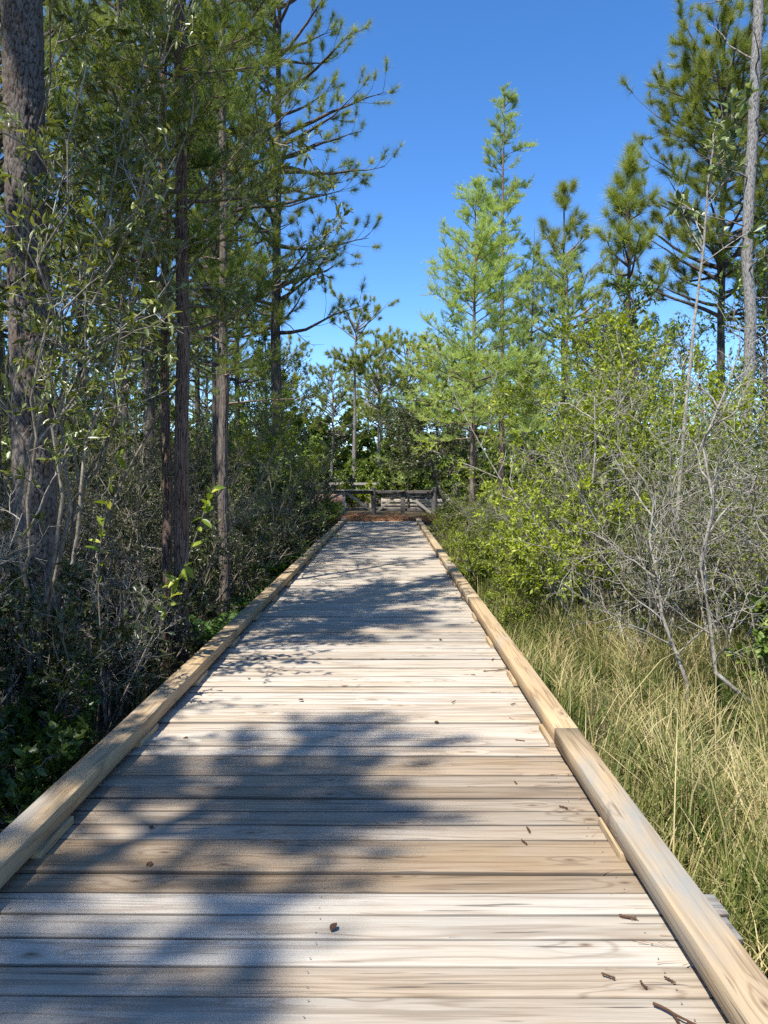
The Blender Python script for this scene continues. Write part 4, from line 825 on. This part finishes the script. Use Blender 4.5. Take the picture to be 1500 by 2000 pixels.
# grass
def blades(n, xr, yr, hmin, hmax, seed, tone, w=.0032, clump=None, lean=.35):
    rg = np.random.default_rng(seed); x = rg.uniform(*xr, n); yy = yr[0] + (yr[1] - yr[0]) * rg.random(n) ** 1.5
    if clump:
        nc = clump; cx = rg.uniform(*xr, nc); cyy = yr[0] + (yr[1] - yr[0]) * rg.random(nc) ** 1.4; k = rg.integers(0, nc, n); q = rg.random(n) < .75
        x = np.where(q, cx[k] + rg.normal(0, .075, n), x); yy = np.where(q, cyy[k] + rg.normal(0, .075, n), yy)
        tn = np.clip(tone[0] + rg.normal(0, .28, nc)[k] + rg.normal(0, tone[1], n), 0, 1)
    else: tn = np.clip(rg.normal(tone[0], tone[1], n), 0, 1)
    ok = (x > xr[0]) & (x < xr[1] + .6); x, yy, tn = x[ok], yy[ok], tn[ok]; n = len(x)
    h = rg.uniform(hmin, hmax, n) * (.75 + .5 * (np.sin(x * 2.1 + yy) * .5 + .5)); az = rg.random(n) * 6.283; ln = np.abs(rg.normal(lean, .22, n)); dx, dy = np.cos(az), np.sin(az)
    edge = np.clip((xr[0] + .25 - x) / .25, 0, 1); dx = np.where(edge > 0, np.abs(dx), dx)
    b0 = np.stack([x, yy, gz(x, yy) - .03], 1); t = np.array([0, .4, .75, 1.0]); cur = ln[:, None] * h[:, None] * t ** 2
    P = np.stack([b0[:, :1] + dx[:, None] * cur, b0[:, 1:2] + dy[:, None] * cur, b0[:, 2:] + h[:, None] * (t - .35 * ln[:, None] * t ** 3)], -1)
    fa = rg.random(n) * 3.14; wx, wy = np.cos(fa) * w, np.sin(fa) * w; wd = np.array([1, .9, .6]); W = np.stack([wx, wy, 0 * wx], 1)
    v = np.empty((n, 7, 3))
    for i in range(3): v[:, 2 * i] = P[:, i] + W * wd[i]; v[:, 2 * i + 1] = P[:, i] - W * wd[i]
    v[:, 6] = P[:, 3]; f = np.array([[0, 1, 3], [0, 3, 2], [2, 3, 5], [2, 5, 4], [4, 5, 6]])
    return v.reshape(-1, 3), (f[None] + (np.arange(n) * 7)[:, None, None]).reshape(-1, 3), np.repeat(tn, 7)
b = Buf()
for a in ((36000, (1.28, 6.5), (1.0, 10.5),   .25, .62, 1, (.38, .27), .0044, 340, .42), (13000, (1.28, 5.5), (1.2, 9), .35, .72, 2, (.9, .14), .0038, 150, .55), (3500, (1.3, 5), (1.2, 8), .25, .6, 7, (.08, .1), .008, 60, .5), (260, (1.35, 5), (1.4, 8), .8, 1.25, 8, (.95, .08), .004, None, .25), (9000, (1.3, 3.2), (9, 22), .3, .6, 3, (.4, .25), .006, 120), (6000, (1.28, 3.0), (1.0, 5), .25, .5, 4, (.8, .2), .0035, None)):
    b.add(*blades(*a))
tag(b.obj('grass', M['grass']), 'tall mixed green and straw-coloured grass beside the sunny curb', 'grass', kind='stuff')
b = Buf()
for a in ((3500, (-3.6, -1.75), (1.5, 26), .12, .4, 5, (.25, .2), .005, 90),): b.add(*blades(*a))
tag(b.obj('undergrowth_grass', M['grass']), 'sparse dark grass on the shaded thicket floor', 'grass', kind='stuff')
# fallen litter on the forest floor
r = np.random.default_rng(9); n = 9000; X = np.where(r.random(n) < .7, r.uniform(-8, -1.75, n), r.uniform(1.3, 6, n)); Y = r.uniform(1, 24, n)
b = Buf(); place(b, LEAF[0], LEAF[1], np.stack([X, Y, gz(X, Y) + .015 + .02 * r.random(n)], 1), r.normal(0, 1, (n, 3)) * [1, 1, .2], np.array([0, 0, 1.]) + r.normal(0, .4, (n, 3)), r.uniform(.05, .12, n), r.random(n))
tag(b.obj('leaf_litter', M['brown_dead']), 'dead brown leaves covering the ground under the shrubs', 'leaf litter', kind='stuff')

# ------------------------------------------------------------------ small things lying on the planks
def catkin_mesh(seed):
    rg = np.random.default_rng(seed); P = grow(rg, np.zeros((1, 3)), np.array([[1., 0, 0]]), np.array([.055]), 8, .16, 0); P[:, :, 2] = .006 + .1 * np.abs(P[:, :, 2]); b = Buf(); tubes(b, P, .004, .0025, 6, .3)
    idx = np.zeros(60, int); pp, tg = sample(P, idx, rg.random(60)); place(b, LEAF[0], LEAF[1], pp, nrm(tg * .5 + rg.normal(0, 1, tg.shape)), rg.normal(0, 1, tg.shape), rg.uniform(.006, .011, 60), rg.random(60))
    me = b.mesh('pine_catkin'); me.materials.append(M['brown_dead']); return me
cms = [catkin_mesh(k) for k in range(3)]
rg = np.random.default_rng(77)
for i, (x, yy) in enumerate(((.63, 3.42), (.60, 3.26), (.86, 3.62), (.66, 3.95), (.82, 4.55), (.80, 5.0), (.86, 5.3), (.84, 2.72), (.80, 2.36), (.88, 2.38), (.72, 2.37), (.70, 6.1), (.90, 6.6), (.45, 5.35), (.9, 8.3), (.86, 9.2), (.92, 10.4))):
    o = link('pine_catkin', cms[i % 3]); o.location = (x, yy, .003); o.rotation_euler = (0, 0, rg.random() * 6.28); q = rg.uniform(.6, 1.1); o.scale = (q, q, q)
    tag(o, 'dry brown catkin lying on the planks near the sunny curb', 'catkin', 'dry catkins on the planks')
b = Buf(); v = BIGLEAF[0].copy(); v[:, 2] += .25 * (v[:, 1] / .2) ** 2 * .4 + .22 * v[:, 0] ** 2 + .05; v[:, 1] *= 1.7; b.add(v * .036, BIGLEAF[1], .25); lm_ = b.mesh('fallen_leaf'); lm_.materials.append(M['brown_dead'])
for (x, yy) in ((-1.08, 3.43), (-.98, 3.05), (-.2, 2.62), (.3, 4.9), (-.6, 5.4), (.5, 7.4), (.75, 10.9), (.7, 11.2), (-1.1, 6.0), (-1.25, 4.6)):
    o = link('fallen_leaf', lm_); o.location = (x, yy, .004); o.rotation_euler = (rg.normal(0, .15), rg.normal(0, .15), rg.random() * 6.28); q = rg.uniform(.6, 1.25); o.scale = (q, q, q)
    tag(o, 'small curled dead leaf lying on the boardwalk planks', 'leaf', 'dead leaves on the planks')
for i, (x, yy, L) in enumerate(((.62, 11.0, .5), (.80, 2.25, .2), (.78, 6.2, .25))):
    P = grow(rg, np.zeros((1, 3)), np.array([[1., .2, 0]]), np.array([L]), 9, .12, 0); P[:, :, 2] = .008 + np.abs(P[:, :, 2]) * .1; b = Buf(); tubes(b, P, .005, .002, 5, .2)
    s, d, _, _ = spawn(rg, P, 4, .2, .9, .7, .2); P1 = grow(rg, s, d, np.full(4, L * .3), 5, .15, 0); P1[:, :, 2] = .006 + np.abs(P1[:, :, 2]) * .2; tubes(b, P1, .003, .0012, 4, .2)
    o = b.obj('fallen_twig', M['brown_dead']); o.location = (x, yy, .003); o.rotation_euler = (0, 0, rg.normal(0, .5))
    tag(o, ('longest fallen twig on the shaded planks by the curb', 'short dark twig lying beside the catkins near the curb', 'forked twig on the pale sunlit planks')[i], 'twig')

# ------------------------------------------------------------------ look-alikes named by the landmarks they stand next to
LAND = [('the scaly pine trunk', -2.98, 6.4), ('the red-brown trunk pair', -2.15, 7.7), ('the lone stringy trunk', -2.28, 10.6), ('the overreaching tall pine', -3.15, 22), ('the slimmer tall pine', -4.1, 19),
        ('the feathery yellow-green shrub', -2.75, 19.2), ('the leafy green tree at the walk end', -4.7, 29.6), ('the arching bay tree', -3.45, 7.1), ('the tall pine above the cedars', -4.6, 15), ('the pale leafy sprig', -2.3, 5.95),
        ('the feathery cypress', 2.2, 20), ('the cypress spire', 3.55, 24), ('the spindly-tipped cypress', 4.5, 24.5), ('the soft broad cypress', 5.9, 25.5), ('the pale grey pine trunk', 6.43, 14), ('the candle-tipped pine', 6.15, 20),
        ('the silvery-leaved sapling', 3.45, 9), ('the tall lime shrub', 3.5, 11.6), ('the low lime branch', 2.45, 9.6), ('the crooked pale stem', 2.62, 6.7), ('the forked grey branch', 3.35, 6.3), ('the upright grey stem', 2.55, 10), ('the dark palmetto clump', 1.75, 14.5),
        ('the round lime tree', 4.3, 15.5), ('the rail fence', -2.3, 40), ('the leaning dark tree', 2.4, 34.6), ('the flat-topped pine', -2.05, 45)]
SHORT = {'tangled_shrub': 'tangled olive-leaved shrub', 'dark_shrub': 'dark glossy-leaved shrub', 'bare_twig_shrub': 'bare pale-twigged shrub', 'leafy_shrub': 'leafy green shrub', 'tall_pine': 'dark thicket pine', 'weedy_shrub': 'low weedy shrub', 'fern': 'bright green fern', 'palmetto': 'fan-leaved palmetto'}
used = {}
for o in sorted([o for o in COL.objects if o.parent is None and 'group' in o and o.name.split('.')[0] in SHORT], key=lambda o: o.location.y):
    x, yy = o.location.x, o.location.y; kind = SHORT[o.name.split('.')[0]]
    near = sorted(LAND, key=lambda l: (l[1] - x) ** 2 + .5 * (l[2] - yy) ** 2 + (100 if l[1] * x < 0 else 0))
    cand = []
    for n_, lx, ly in near[:3]:
        side_ = ('just past ' if yy > ly else 'just before ') if abs(yy - ly) > abs(abs(x) - abs(lx)) else ('farther from the boardwalk than ' if abs(x) > abs(lx) else 'between the boardwalk and ')
        cand.append(f'{kind} {side_}{n_}')
    cand += [f'{kind} between {near[0][0]} and {near[1][0]}', f'{kind} between {near[0][0]} and {near[2][0]}', f'{kind} between {near[1][0]} and {near[2][0]}']
    for c in cand:
        if c not in used and 4 <= len(c.split()) <= 16: used[c] = 1; o['label'] = c; break

# pine needles caught in the plank gaps and along the curb
r = np.random.default_rng(19); n = 420; k = r.integers(0, len(plank_y), n); Y = np.array(plank_y)[k] + .0726 + r.normal(0, .02, n); X = np.where(r.random(n) < .6, .97 - np.abs(r.normal(0, .12, n)), r.uniform(-1.4, .9, n)); ok = (Y > 2) & (Y < 13); X, Y = X[ok], Y[ok]; n = len(X)
b = Buf(); d_ = np.stack([r.normal(1, .5, n), r.normal(0, .35, n), 0 * X], 1); place(b, np.array([[0, .012, 0], [0, -.012, 0], [1, 0, .01]]), np.array([[0, 1, 2]]), np.stack([X, Y, np.full(n, .007)], 1), d_, np.tile([0, 0, 1.], (n, 1)), r.uniform(.05, .14, n), r.random(n))
tag(b.obj('needle_litter', M['straw']), 'fallen brown pine needles caught between the boardwalk planks', 'pine needles', kind='stuff')
